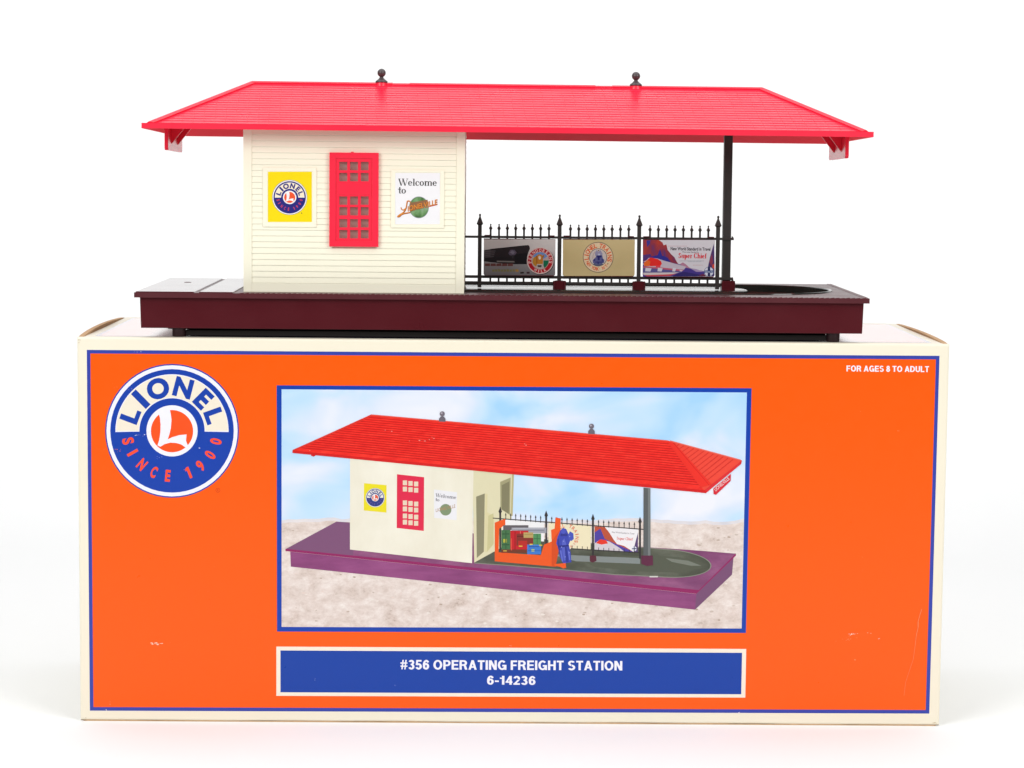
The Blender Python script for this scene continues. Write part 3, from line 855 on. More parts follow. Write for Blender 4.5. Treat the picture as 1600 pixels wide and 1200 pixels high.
# moulded edging stones round the rim of the slab
mb = MB()
random.seed(2)
x = -143.0
while x < BX1 - 2.6:
    h = .34 + random.uniform(-.05, .05)
    mb.add([(x, BY0 + .25, Z0), (x + 2.35, BY0 + .25, Z0), (x + 2.35, BY0 + 3.2, Z0), (x, BY0 + 3.2, Z0), (x + .25, BY0 + .45, Z0 + h * .4), (x + 2.1, BY0 + .45, Z0 + h), (x + 2.1, BY0 + 3.0, Z0 + h), (x + .25, BY0 + 3.0, Z0 + h * .4)],
           [(4, 5, 6, 7), (0, 1, 5, 4), (1, 2, 6, 5), (2, 3, 7, 6), (3, 0, 4, 7)])
    x += 2.72
y = BY0 + 4
while y < BY1 - 3:
    mb.add([(BX1 - 3.2, y, Z0), (BX1 - .25, y, Z0), (BX1 - .25, y + 2.35, Z0), (BX1 - 3.2, y + 2.35, Z0), (BX1 - 3, y + .25, Z0 + .3), (BX1 - .5, y + .25, Z0 + .3), (BX1 - .5, y + 2.1, Z0 + .3), (BX1 - 3, y + 2.1, Z0 + .3)],
           [(4, 5, 6, 7), (0, 1, 5, 4), (1, 2, 6, 5), (2, 3, 7, 6), (3, 0, 4, 7)])
    y += 2.72
eg = mb.build("edging_stones", M['maroon'], base)
eg["kind"] = "stuff"
# plain cover plates left of the house
smooth_maroon = material("smooth_maroon_plastic", (0.072, 0.010, 0.016), 0.13, 0.06, 30, spec=0.5, coat=0.4, rvar=0.04)
smooth_maroon.node_tree.nodes["Principled BSDF"].inputs["Coat Roughness"].default_value = 0.05
MB().box(BX0 + .8, -166.5, BY0 + .8, BY1 - .8, Z0 - .3, Z0 + .55).build("cover_plate", smooth_maroon, base, bevel=.25)
MB().box(-164.0, -146.5, BY0 + .8, BY1 - .8, Z0 - .3, Z0 + .55).build("cover_plate", smooth_maroon, base, bevel=.25)
MB().lathe((-181, 92, Z0 + .56), [(2.0, 0), (2.0, .12), (1.2, .12), (1.0, .02)], 20).build("screw_plug", M['maroon'], base)
mb = MB()
mb.box(BX0 + 16, BX1 - 14, BY0 + 11, BY1 - 11, Z0 - 19.6, Z0 - 18.7)
mb.build("bottom_plate", M['under'], base)
MB().box(at(290, 520, 9).x, at(1292, 520, 9).x, 8.5, BY1 - 16, BH + .5, Z0 - 19.7).build("dark_gap_block", M['under'], base, bevel=.4)  # black block added to darken the gap, standing for the mechanism inside
foot_mat = material("shaded_foot_plastic", (0.018, 0.006, 0.008), 0.5, 0.1, 60, spec=0.25)  # maroon darkened in colour for the shade under the platform
for k, (u, Y) in enumerate(((278.5, 5.6), (1303, 5.6), (1256, 30), (330, 60), (278.5, 118), (1303, 118))):
    fx = at(u, 528, Y).x
    f = MB().lathe((fx, Y + 3.6, BH + .03), [(3.3, 0), (3.5, .4), (3.6, 4.68)], 20).build("foot", foot_mat, base, origin=(fx, Y + 3.6, BH), smooth=True)
# the luggage track
trk = grp("luggage_track", st, (0, TC, Z0))
mb = MB()
prof = [(TR_ + 1.6, .02), (TR_ + 1.5, .55), (TR_ + 1.0, .85), (TR_ + .3, .75), (TR_ - .1, .3), (TR_ - .2, -3.2), (TR_ - .9, -4.0)]
rings = [[(x, y, Z0 + z) for x, y in stadium(r)] for r, z in prof]
m_ = len(rings[0])
mb.add([p for r in rings for p in r], [(k * m_ + i, k * m_ + (i + 1) % m_, (k + 1) * m_ + (i + 1) % m_, (k + 1) * m_ + i) for k in range(len(rings) - 1) for i in range(m_)] + [tuple((len(rings) - 1) * m_ + i for i in range(m_))])
mb.build("track_channel", M['track'], trk, smooth=True)
mb = MB()
prof = [(23.4, -4.0), (23.2, -.2), (22.6, .25), (21.8, .4)]
rings = [[(x, y, Z0 + z) for x, y in stadium(r, -78, 105.5)] for r, z in prof]
mb.add([p for r in rings for p in r], [(k * m_ + i, k * m_ + (i + 1) % m_, (k + 1) * m_ + (i + 1) % m_, (k + 1) * m_ + i) for k in range(len(rings) - 1) for i in range(m_)] + [tuple((len(rings) - 1) * m_ + i for i in range(m_))])
mb.build("island", M['track'], trk, smooth=True)

# house
HX0, HX1, HY0, HY1, HZ1 = -142.15, -26.45, 15.0, 122.0, 313.0
PITCHB = 3.09
zb0 = Z0 + 4.7
nb = int((HZ1 - zb0) / PITCHB)
# window opening on the front
wx0, wx1 = at(514.5, 312, 13).x, at(591.4, 312, 13).x
wz1, wz0 = at(553, 238.4, 13).z, at(553, 385.6, 13).z
def board(x0, x1, z, name_parent, axis='x', face=HY0, out=-1):
    """one clapboard: lower edge proud, upper edge tucked in"""
    mb = MB()
    p, q, r = face, face - out * .24, face - out * 1.0
    sec = [(p, z + .12), (p - out * .0, z + .5), (q, z + PITCHB), (r, z + PITCHB), (r, z)]
    if axis == 'x':
        mb.prism([(x0, y, zz) for y, zz in sec], [(x1, y, zz) for y, zz in sec])
    else:
        mb.prism([(y, x0, zz) for y, zz in sec], [(y, x1, zz) for y, zz in sec])
    return mb.build("siding_board", M['cream'], name_parent)
def boards_wall(parent, a0, a1, axis, face, out, openings):
    for k in range(nb):
        z = zb0 + k * PITCHB
        segs = [(a0, a1)]
        for o0, o1, oz0, oz1 in openings:
            if z + PITCHB > oz0 and z < oz1:
                ns = []
                for s0, s1 in segs:
                    if o0 > s0 and o1 < s1:
                        ns += [(s0, o0), (o1, s1)]
                    else:
                        ns.append((s0, s1))
                segs = ns
        for s0, s1 in segs:
            board(s0, s1, z, parent, axis, face, out)
wall_origin = lambda x, y: (x, y, Z0)
# front wall
fw = grp("front_wall", st, wall_origin(HX0, HY0))
MB().plate([(HX0 + .5, Z0 + .02), (HX1 - .5, Z0 + .02), (HX1 - .5, HZ1), (HX0 + .5, HZ1)], [[(wx0 + 2, wz0 + 2), (wx1 - 2, wz0 + 2), (wx1 - 2, wz1 - 2), (wx0 + 2, wz1 - 2)]], HY0 + 1.0, HY0 + 2.4).build("wall_sheet", M['cream'], fw)
boards_wall(fw, HX0 + 4.2, HX1 - 4.2, 'x', HY0, -1, [(wx0 + 1.5, wx1 - 1.5, wz0 + 1.5, wz1 - 1.5)])
for x0, x1 in ((HX0, HX0 + 4.4), (HX1 - 4.4, HX1)):
    MB().box(x0, x1, HY0 - .35, HY0 + 1.2, Z0 + .05, HZ1).build("corner_board", M['cream'], fw, bevel=.15)
MB().box(HX0 + 4.42, HX1 - 4.42, HY0 - .3, HY0 + 1.1, Z0 + .05, zb0).build("skirt_board", M['cream'], fw, bevel=.15)
# left, back and right walls
lw = grp("side_wall", st, wall_origin(HX0, HY0))
MB().box(HX0 + 1.0, HX0 + 2.2, HY0 + 2.5, HY1 - 2.5, Z0 + .02, HZ1).build("wall_sheet", M['cream'], lw)
boards_wall(lw, HY0 + 3.2, HY1 - 3.2, 'y', HX0, -1, [])
bw_ = grp("back_wall", st, wall_origin(HX0, HY1))
MB().box(HX0 + .5, HX1 - .5, HY1 - 2.4, HY1 - 1.0, Z0 + .02, HZ1).build("wall_sheet", M['cream'], bw_)
boards_wall(bw_, HX0 + 4.2, HX1 - 4.2, 'x', HY1, 1, [])
rw = grp("side_wall", st, wall_origin(HX1, HY0))
doors = [(29.0, 52.0, Z0 - 1, Z0 + 52), (88.0, 112.0, Z0 - 1, Z0 + 66)]
mbw = MB()
mbw.xf = lambda p: Vector((HX1 - 1.0 - p.y, p.x, p.z))
mbw.plate([(HY0 + 2.5, Z0 + .02), (29, Z0 + .02), (29, Z0 + 52), (52, Z0 + 52), (52, Z0 + .02), (88, Z0 + .02), (88, Z0 + 66), (112, Z0 + 66), (112, Z0 + .02), (HY1 - 2.5, Z0 + .02), (HY1 - 2.5, HZ1), (HY0 + 2.5, HZ1)], [], 0, 1.2)
mbw.build("wall_sheet", M['cream'], rw)
boards_wall(rw, HY0 + 1.3, HY1 - 3.2, 'y', HX1, 1, doors)
for d0, d1, dz0, dz1 in doors:
    for a, b in ((d0 - 2, d0), (d1, d1 + 2)):
        MB().box(HX1 - 1.5, HX1 - .05, a, b, Z0 + .9, dz1).build("door_casing", M['cream'], rw)
    MB().box(HX1 - 1.5, HX1 - .05, d0 - 2, d1 + 2, dz1 + .01, dz1 + 2).build("door_casing", M['cream'], rw)
# a partition added inside to darken the right-hand panes
MB().box(-72.0, -69.0, HY0 + 20, HY1 - 3, Z0 + 1, Z0 + 74).build("dark_slab", M['maroon'], st)

# window
win = grp("window", st, ((wx0 + wx1) / 2, HY0, wz0))
pc = [(530.0, 542.6), (546.8, 559.2), (563.6, 575.8)]
prw = [(253, 266), (270.2, 283.2), (307, 320), (323.6, 336.6), (342.4, 355.4), (359.4, 372.4)]
holes = []
for a, b in prw:
    for c, d in pc:
        p, q = at(c, b, 13.6), at(d, a, 13.6)
        holes.append((p.x, q.x, p.z, q.z))
ix0, ix1 = wx0 + 3.3, wx1 - 3.3
iz0, iz1 = wz0 + 3.0, wz1 - 3.0
mb = MB()
rect = lambda a, b, c, d: [(a, c), (b, c), (b, d), (a, d)]
mb.plate(rect(ix0 + .01, ix1 - .01, iz0 + .01, iz1 - .01), [rect(*h) for h in holes], 13.75, 16.2)
mb.build("sash", M['red'], win)
mb = MB()
mb.plate(rect(wx0, wx1, wz0, wz1), [rect(ix0, ix1, iz0, iz1)], 13.2, 16.3)
mb.build("window_frame", M['red'], win, bevel=.18)
zm = (holes[3][2] + holes[6][3]) / 2
MB().box(ix0 + .6, ix1 - .6, 13.5, 14.2, zm - 3.0, zm + 3.0).build("meeting_rail", M['red'], win, bevel=.15)
MB().lathe(((wx0 + wx1) / 2 - 1, 14.5, wz1 - .2), [(.9, 0), (.7, .5), (.2, .7)], 12).build("moulding_nub", M['red'], win)
for h in holes:
    MB().box(h[0] - .3, h[1] + .3, 16.25, 16.7, h[2] - .3, h[3] + .3).build("pane", M['film'], win, origin=((h[0] + h[1]) / 2, 16.3, h[2]))

# wall posters
def poster(name, fr, st_rect, label):
    g = grp(name, st, at((fr[0] + fr[2]) / 2, fr[3], HY0))
    a, b = at(fr[0], fr[3], 14.3), at(fr[2], fr[1], 14.3)
    c, d = at(st_rect[0] - .6, st_rect[3] + .6, 14.5), at(st_rect[2] + .6, st_rect[1] - .6, 14.5)
    MB().plate(rect(a.x, b.x, a.z, b.z), [rect(c.x, d.x, c.z, d.z)], 14.55, 15.8).build("poster_frame", M['cream'], g, bevel=.2)
    MB().box(c.x - .2, d.x + .2, 14.75, 15.7, c.z - .2, d.z + .2).build("poster_board", M['cream'], g)
    g["label"] = label
    return g
navy = ink(44, 44, 128)
g = poster("emblem_poster", (410.5, 262.5, 494.5, 354.5), (419, 268.5, 487, 346.5), "yellow poster with a round navy emblem")
pr = Print(14.70)
pr.rect(418.6, 268.3, 487.2, 346.8, ink(255, 228, 20))
emblem(pr, 452.6, 308.4, 27.4, navy, ink(246, 92, 52), ink(206, 70, 100), ink(252, 240, 212), ink(252, 250, 250))
pr.disc(471.2, 333, .9, ink(90, 80, 60), n=10)
pr.build("poster_print", g)
g = poster("welcome_poster", (610.5, 266.0, 694.5, 356), (618, 270.5, 687, 350), "white poster reading Welcome to above a green globe")
pr = Print(14.70)
pr.rect(617.6, 270.2, 687.4, 350.4, ink(250, 250, 252))
dk = ink(52, 50, 50)
pr.serif("Welcome", (622.6, 290.0), (683.0, 290.5), 11.0, dk)
pr.serif("to", (622.2, 302.4), (634.8, 302.5), 11.0, dk)
globe = ramp_print("printed_globe", [(0.3, (50, 74, 46)), (0.45, (88, 128, 76)), (0.58, (122, 164, 110)), (0.75, (160, 170, 160))], (1, 1, 1), 260, 3)
pr.disc(654.6, 324, 15.6, ink(150, 160, 166), ry=17)
pr.disc(654.6, 324, 14.8, globe, ry=16.2)
pr.poly([(640.5, 317), (668, 312), (669.6, 321), (641, 331)], ink(150, 106, 74))
gold, dgold = ink(232, 150, 62), ink(150, 62, 30)
def swash(off, wd, m):
    base_pts = [(641.5, 316), (638.5, 313.3), (636, 314.4), (635.2, 319), (634.2, 324.5), (632.4, 329), (629, 332.6), (624.5, 335.2), (620.6, 338.4), (623.4, 338.4), (626.8, 335.2), (631, 333.4), (640.8, 331.6)]
    pr.line([(x + off, y + off) for x, y in base_pts], wd, m)
    pr.line([(x + off, y + off) for x, y in [(634, 325), (630.5, 328), (627, 327), (626.2, 323.8)]], wd * .8, m)
swash(.5, 2.0, dgold)
swash(0, 1.3, gold)
pr.text("IONELVILLE", (637.2, 330.6), (683.6, 319.6), 7.8, dgold, 0.03, 0.25)
pr.text("IONELVILLE", (637, 329.9), (683, 318.9), 7.4, gold, 0.012, 0.25)
pr.line([(664, 324.8), (683, 320)], .8, ink(206, 60, 60))
pr.build("poster_print", g)

# ------------------------------------------------------------------ roof (sits a touch askew on the house)
RC = Vector((-6.31, BY0 + 67.8, Z0))
Mr = Matrix.Rotation(0.00289, 3, 'Y') @ Matrix.Rotation(-0.02185, 3, 'X')
RX = lambda p: RC + Mr @ Vector((p[0] + 1.95, p[1], p[2] + 82.75))
RW2, RD2, RR2 = 189.05, 70.1, 139.2
roof = grp("roof", st, RX((0, 0, 0)))
FH = 2.75
ins = 3.6
AX, AY, AZ, RZ = RW2 - ins, RD2 - ins, FH + .1, 27.4
# shell: flange, slopes and hollow underside
mb = MB(); mb.xf = RX
o4 = [(-RW2, -RD2), (RW2, -RD2), (RW2, RD2), (-RW2, RD2)]
i4 = [(-AX, -AY), (AX, -AY), (AX, AY), (-AX, AY)]
b4 = [(-RW2 + 2, -RD2 + 2), (RW2 - 2, -RD2 + 2), (RW2 - 2, RD2 - 2), (-RW2 + 2, RD2 - 2)]
vs = [(x, y, 0) for x, y in o4] + [(x, y, FH) for x, y in o4] + [(x, y, FH + .05) for x, y in i4] + [(-RR2, 0, RZ), (RR2, 0, RZ)] + [(x, y, 0) for x, y in b4] + [(-RR2, 0, RZ - 2.6), (RR2, 0, RZ - 2.6)]
fs = []
for i in range(4):
    j = (i + 1) % 4
    fs += [(i, j, 4 + j, 4 + i), (4 + i, 4 + j, 8 + j, 8 + i), (i, j, 14 + j, 14 + i)]
fs += [(8, 9, 13, 12), (10, 11, 12, 13), (9, 10, 13), (11, 8, 12), (14, 15, 19, 18), (16, 17, 18, 19), (15, 16, 19), (17, 14, 18)]
mb.add(vs, fs)
for i, f in enumerate(mb.f):
    if max(f) >= 14:
        mb.m[i] = 1
matte = material("roof_underside_red", (0.80, 0.03, 0.05), 0.75, 0.04, 50, 0.1, 700, spec=0.15)
mb.build("roof_shell", [M['red'], matte], roof)
# shingles in courses
def shingle_slope(A, B, C, D, rows, wid, name):
    A, B, C, D = map(Vector, (A, B, C, D))
    nrm = (B - A).cross(D - A).normalized()
    if nrm.z < 0:
        nrm = -nrm
    ex = (B - A).normalized()
    mb = MB(); mb.xf = RX
    for r in range(rows):
        s0, s1 = r / rows, min(1, (r + 1) / rows + .002)
        L0, R0, L1, R1 = A.lerp(D, s0), B.lerp(C, s0), A.lerp(D, s1), B.lerp(C, s1)
        off = (r % 2) * wid / 2 + random.uniform(0, .6)
        xa, xb = 0.0, (B - A).length
        up0 = (L0 - A).dot(ex), (R0 - A).dot(ex)
        up1 = (L1 - A).dot(ex), (R1 - A).dot(ex)
        base0 = A + (L0 - A) - ex * up0[0]
        base1 = A + (L1 - A) - ex * up1[0]
        x = up0[0] - off
        while x < up0[1]:
            g = .10
            a0, a1 = max(x + g, up0[0]), min(x + wid - g, up0[1])
            c0, c1 = max(x + g, up1[0]), min(x + wid - g, up1[1])
            x += wid
            if a1 - a0 < .3:
                continue
            if c1 <= c0:
                c0 = c1 = min(max(c0, up1[0]), up1[1])
            t = .30 + random.uniform(-.015, .015)
            p = [base0 + ex * a0, base0 + ex * a1, base1 + ex * c1, base1 + ex * c0]
            vs = [p[0], p[1], p[0] + nrm * t, p[1] + nrm * t, p[2] + nrm * .06, p[3] + nrm * .06, p[2], p[3]]
            mb.add(vs, [(0, 1, 3, 2), (2, 3, 4, 5), (0, 2, 5, 7), (1, 6, 4, 3)])
    o = mb.build(name, M['roof_red'], roof)
    o["kind"] = "stuff"
    return o
E0 = FH + .05
random.seed(8)
shingle_slope((-AX, -AY, E0), (AX, -AY, E0), (RR2, 0, RZ), (-RR2, 0, RZ), 18, 5.6, "shingles")
shingle_slope((AX, AY, E0), (-AX, AY, E0), (-RR2, 0, RZ), (RR2, 0, RZ), 18, 5.6, "shingles")
shingle_slope((AX, -AY, E0), (AX, AY, E0), (RR2, 0, RZ), (RR2, 0, RZ), 16, 5.6, "shingles")
shingle_slope((-AX, AY, E0), (-AX, -AY, E0), (-RR2, 0, RZ), (-RR2, 0, RZ), 16, 5.6, "shingles")
def cap(p0, p1, dA, dB, nA, nB, wid, h, name):
    mb = MB(); mb.xf = RX
    p0, p1 = Vector(p0), Vector(p1)
    nm = (nA + nB).normalized()
    sec = lambda p: [p + dA * wid - nA * .3, p + dA * wid + nA * h, p + nm * h * 1.15, p + dB * wid + nB * h, p + dB * wid - nB * .3]
    mb.prism(sec(p0), sec(p1))
    return mb.build(name, M['red'], roof)
slF = Vector((0, -(RZ - E0), AY)).normalized(); slF = Vector((0, -(RZ - E0), AY)).normalized()
nF, nB_ = Vector((0, -(RZ - E0), AY)).normalized(), Vector((0, RZ - E0, AY)).normalized()
ang = (RZ - E0) / (AX - RR2)
nR, nL = Vector((RZ - E0, 0, AX - RR2)).normalized(), Vector((-(RZ - E0), 0, AX - RR2)).normalized()
for sx in (-1, 1):
    for sy in (-1, 1):
        p0, p1 = Vector((sx * AX, sy * AY, E0)), Vector((sx * RR2, 0, RZ))
        d = (p1 - p0).normalized()
        nA = nF if sy < 0 else nB_
        nE = nR if sx > 0 else nL
        dA = nA.cross(d)
        if dA.x * sx > 0:
            dA = -dA
        dE = nE.cross(d)
        if dE.y * sy > 0:
            dE = -dE
        cap(p0, p1, dA, dE, nA, nE, 2.7, .85, "hip_cap")
dF, dB2 = Vector((0, -AY, -(RZ - E0))).normalized(), Vector((0, AY, -(RZ - E0))).normalized()
rx = [-RR2, -62.5, -53.5, 48.0, 57.0, RR2]
for k, (a, b) in enumerate(zip(rx, rx[1:])):
    cap((a + (.1 if k else 0), 0, RZ), (b, 0, RZ), dF, dB2, nF, nB_, 1.9, .95 if k % 2 == 0 else .72, "ridge_cap")
gloss_red = material("polished_red_plastic", (0.82, 0.015, 0.048), 0.24, 0.03, 50, spec=0.5, rvar=0.03)
# hanging name boards under both ends with their gussets
for sx, un, uf in ((-1, 245.0, 267.0), (1, 1340.0, 1316.0)):
    X0 = sx * (RW2 - 8.4)
    X1 = X0 + sx * 2.0
    ya, yb = -30.0, 30.0
    mb = MB(); mb.xf = RX
    lo, hi = -10.2, 3.4
    sec = [(ya, hi), (yb, hi), (yb, lo + 1.2), (yb - 1.2, lo), (ya + 1.2, lo), (ya, lo + 1.2)]
    mb.prism([(X0, y, z) for y, z in sec], [(X1, y, z) for y, z in sec])
    hb = mb.build("hanging_board", gloss_red, roof, bevel=.3)
    for gy in (-16.0, 10.0):
        mb = MB(); mb.xf = RX
        xi = X0 - sx * .02
        mb.prism([(xi, gy, 4.2), (xi - sx * 8.5, gy, 4.2), (xi, gy, -6.6)], [(xi, gy + 1.1, 4.2), (xi - sx * 8.5, gy + 1.1, 4.2), (xi, gy + 1.1, -6.6)])
        mb.build("gusset", M['red'], roof)
# finials
for u in (595, 993):
    x = (at(u, 128, 70.5).x - RC.x - 1.95)
    mb = MB(); mb.xf = RX
    sph = [(2.32 * math.sin(R_(a)), 5.75 - 2.32 * math.cos(R_(a))) for a in range(28, 180, 15)]
    mb.lathe((x, 0, RZ + .5), [(3.2, .55), (3.35, .7), (3.35, 1.1), (3.0, 1.5), (1.9, 2.3), (1.25, 3.0), (1.0, 3.5)] + sph + [(.05, 8.07)], 20)
    p = RX((x, 0, RZ))
    fo = mb.build("finial", M['grey'], st, origin=p, smooth=True)
    mb = MB(); mb.xf = RX
    mb.lathe((x, 0, RZ), [(3.3, -1.3), (3.1, .6), (2.9, 1.0)], 20)
    mb.build("finial_seat", M['red'], roof, smooth=True)

# ------------------------------------------------------------------ canopy post
FY = 60.0
cp = grp("canopy_post", st, (116.0, 62.0, Z0))
a, b = at(1130.2, 330, 60).x, at(1143.4, 330, 60).x
MB().box(a, b, 60.4, 65.2, Z0 + 5.0, 312).build("post_shaft", M['black'], cp, bevel=.5)
a, b = at(1127.6, 450, 58).x, at(1148.8, 450, 58).x
MB().box(a, b, 58.2, 66.4, Z0 + .1, Z0 + 5.6).build("post_socket", M['maroon'], cp, bevel=.35)
for v in (372, 437):
    p = at(1144.4, v, 62)
    mb = MB()
    mb.xf = lambda q, p=p: Vector((p.x + q.z - .4, p.y + q.y, p.z + q.x))
    mb.lathe((0, 0, 0), [(.9, 0), (.9, .6), (.5, .9)], 12).build("rail_pin", M['black'], cp)

# ------------------------------------------------------------------ fence
fence = grp("fence", st, (25, FY, Z0))
zr = lambda v0, v1: at(900, v0, FY).z
px2z = lambda v, u=936: at(u, v, FY).z
fx0, fx1 = at(722, 400, FY).x, at(1146, 400, FY).x
for va, vb in ((369.8, 373.4), (431.6, 436.0), (441.0, 445.2)):
    MB().box(fx0, fx1, FY - .75, FY + .75, px2z(vb), px2z(va)).build("rail", M['black'], fence, bevel=.15)
kx = 2.872
def spear(mb, x, z_top, hw, sw, knob, h_total, h_spear, zbot):
    d = math.sqrt(2)
    mb.lathe((x, FY, 0), [(hw * d, zbot), (hw * d, z_top - h_spear), (sw * d, z_top - h_spear + .75), (sw * d * .95, z_top - h_spear + 1.0), (knob * .72 * d, z_top - knob * 2.9), (knob * .75 * d, z_top - knob * 2.2), (knob * d, z_top - knob * 1.4), (knob * .9 * d, z_top - knob * .5), (.03, z_top)], 4, rot=math.pi / 4)
ztop = px2z(336.0)
post_u = (749.5, 874.0, 998.2, 1121.2)
po = None
for u in post_u:
    x = at(u, 400, FY).x
    if po is None:
        mb = MB(); spear(mb, x, ztop + .2, 1.05, 1.75, .6, 0, 6.2, Z0 + .9)
        po = mb.build("fence_post", M['black'], fence, origin=(x, FY, Z0))
    else:
        share(po, (x, FY, Z0))
pk = lk = None
zpt = px2z(351.6)
for ua, ub in zip(post_u, post_u[1:]):
    for k in range(8):
        u = ua + 16.9 + k * 13.0
        x = at(u, 400, FY).x
        if pk is None:
            mb = MB(); spear(mb, x, zpt + .2, .52, .95, .42, 0, 3.3, px2z(441.5))
            pk = mb.build("picket", M['black'], fence, origin=(x, FY, Z0))
        else:
            share(pk, (x, FY, Z0))
for u in (874.2, 998.4):
    x = at(u, 446, 58).x
    mb = MB()
    mb.box(x - 2.1, x + 2.1, 57.6, 63.0, Z0 + .3, Z0 + 5.0)
    for s in (-1, 1):
        mb.lathe((x + s * 2.5, 58.9, Z0 + .3), [(1.05, 0), (1.05, 4.4), (.8, 4.62)], 14)
    mb.build("fence_socket", M['maroon'], fence, bevel=.0, smooth=True)

# ------------------------------------------------------------------ billboards clipped to the fence
BY = 57.9
def billboard(u0, v0, u1, v1, label):
    c = at((u0 + u1) / 2, v1, BY)
    g = grp("billboard", st, c)
    g["label"] = label
    a, b = at(u0, v1, BY), at(u1, v0, BY)
    mb = MB()
    r = .8
    pts = [(a.x + r, a.z), (b.x - r, a.z), (b.x, a.z + r), (b.x, b.z), (a.x, b.z), (a.x, a.z + r)]
    mb.plate(pts, [], BY, BY + .8)
    mb.build("sign_plate", M['maroon'], g)
    for uc in (u0 + 6, u1 - 6):
        p = at(uc, v0, BY)
        MB().box(p.x - 1.6, p.x + 1.6, BY + .1, FY + 1.1, px2z(369.9), px2z(368.4)).build("clip", M['maroon'], g)
    return g
rnd = lambda u0, v0, u1, v1, r=2.2: [(u0, v0), (u1, v0), (u1, v1 - r), (u1 - r * .35, v1 - r * .35), (u1 - r, v1), (u0 + r, v1), (u0 + r * .35, v1 - r * .35), (u0, v1 - r)]

g = billboard(755.5, 373.6, 868.0, 430.6, "grey sign with a dark tank car and a red milk roundel")
pr = Print(BY - .03)
grey_bg = ramp_print("printed_grey", [(0.05, (120, 116, 118)), (0.42, (150, 146, 146)), (0.72, (205, 199, 196)), (1.0, (212, 206, 202))], (1, 1, 1), 60, 3, axis=2, mixn=0.06)
pr.poly(rnd(755.9, 374.0, 867.6, 430.2), grey_bg)
pr.build("sign_background", g)
pr = Print(BY - .035)
q = lambda *p: [(740 + x / 11.43, 360 + y / 11.43) for x, y in p]
B = lambda c, *p: pr.poly(q(*p), ink(*c))
B((72, 66, 68), (186, 350), (420, 318), (430, 545), (186, 545))
B((42, 34, 37), (300, 330), (920, 266), (978, 262), (1002, 290), (1006, 330), (975, 400), (955, 470), (950, 604), (740, 604), (720, 560), (300, 548))
B((36, 30, 33), (186, 470), (720, 480), (740, 604), (500, 590), (186, 552))
B((26, 22, 26), (730, 430), (960, 400), (950, 604), (735, 604))
B((92, 82, 98), (618, 405), (660, 345), (730, 345), (772, 395), (740, 440), (690, 455), (640, 440))
B((124, 116, 132), (650, 395), (690, 355), (735, 390), (705, 430))
B((58, 54, 60), (680, 440), (715, 440), (710, 500), (690, 500))
for k in range(4):
    B((96, 88, 92), (205, 372 + k * 34), (390 - k * 10, 360 + k * 34), (390 - k * 10, 372 + k * 34), (205, 384 + k * 34))
B((132, 126, 122), (410, 540), (720, 548), (738, 572), (415, 566))
for k in range(5):
    B((108, 64, 60), (205 + k * 102, 592), (292 + k * 102, 590), (296 + k * 102, 636), (200 + k * 102, 638))
for k in range(9):
    B((134, 126, 84), (330 + k * 52, 700 - (k % 3) * 8), (372 + k * 52, 696), (376 + k * 52, 736), (334 + k * 52, 738))
B((172, 134, 72), (745, 700), (800, 696), (806, 738), (750, 742))
B((52, 46, 44), (832, 742), (896, 738), (898, 768), (834, 772)); B((66, 42, 50), (945, 742), (1000, 738), (1000, 772), (948, 774))
c0 = q((1190, 540))[0]
pr.disc(c0[0] + .7, c0[1] + .7, 21.2, ink(48, 44, 46))
pr.disc(c0[0], c0[1], 20.9, ink(222, 196, 190))
pr.disc(c0[0], c0[1], 19.4, ink(178, 26, 38))
pr.band(c0[0], c0[1], 13.6, 18.8, -10, 190, ink(178, 40, 50))
pr.arc_text("FERNDOREENS", c0, 16.3, 188, -8, 3.6, 4.8, ink(248, 206, 200), 0.01)
pr.arc_text("MILK", c0, 16.6, 243, 297, 3.4, 4.6, ink(248, 206, 200), 0.02, True)
pr.disc(c0[0], c0[1], 13.8, ink(196, 172, 160))
pr.disc(c0[0], c0[1], 13.2, ink(190, 170, 168))
pr.band(c0[0], c0[1], 3, 13.2, 30, 150, ink(108, 146, 202))
pr.poly(arc_pts(c0[0], c0[1], 13.2, 13.2, -60, 2, 14) + [(c0[0] + 5, c0[1] - .2), (c0[0] + 5, c0[1] + 8)], ink(24, 112, 76))
d = lambda *p: [(815 + x / 20, 378 + y / 20) for x, y in p]
C = lambda c, *p: pr.poly(d(*p), ink(*c))
C((190, 134, 48), (340, 640), (345, 560), (390, 480), (480, 440), (500, 600), (470, 760), (430, 760), (380, 720))
C((196, 128, 46), (470, 430), (520, 390), (610, 385), (660, 430), (690, 390), (715, 440), (670, 500), (668, 640), (650, 700), (480, 700), (460, 560))
C((168, 100, 34), (440, 430), (490, 430), (500, 640), (460, 700), (450, 560)); C((164, 104, 56), (640, 440), (710, 400), (700, 470), (660, 520))
C((236, 216, 196), (520, 460), (565, 430), (605, 470), (600, 530), (570, 560), (535, 530))
C((196, 186, 176), (465, 760), (480, 695), (640, 690), (660, 760), (630, 810), (500, 810))
C((84, 68, 64), (490, 760), (505, 725), (620, 720), (628, 770), (590, 795), (520, 795))
pr.build("sign_print", g)

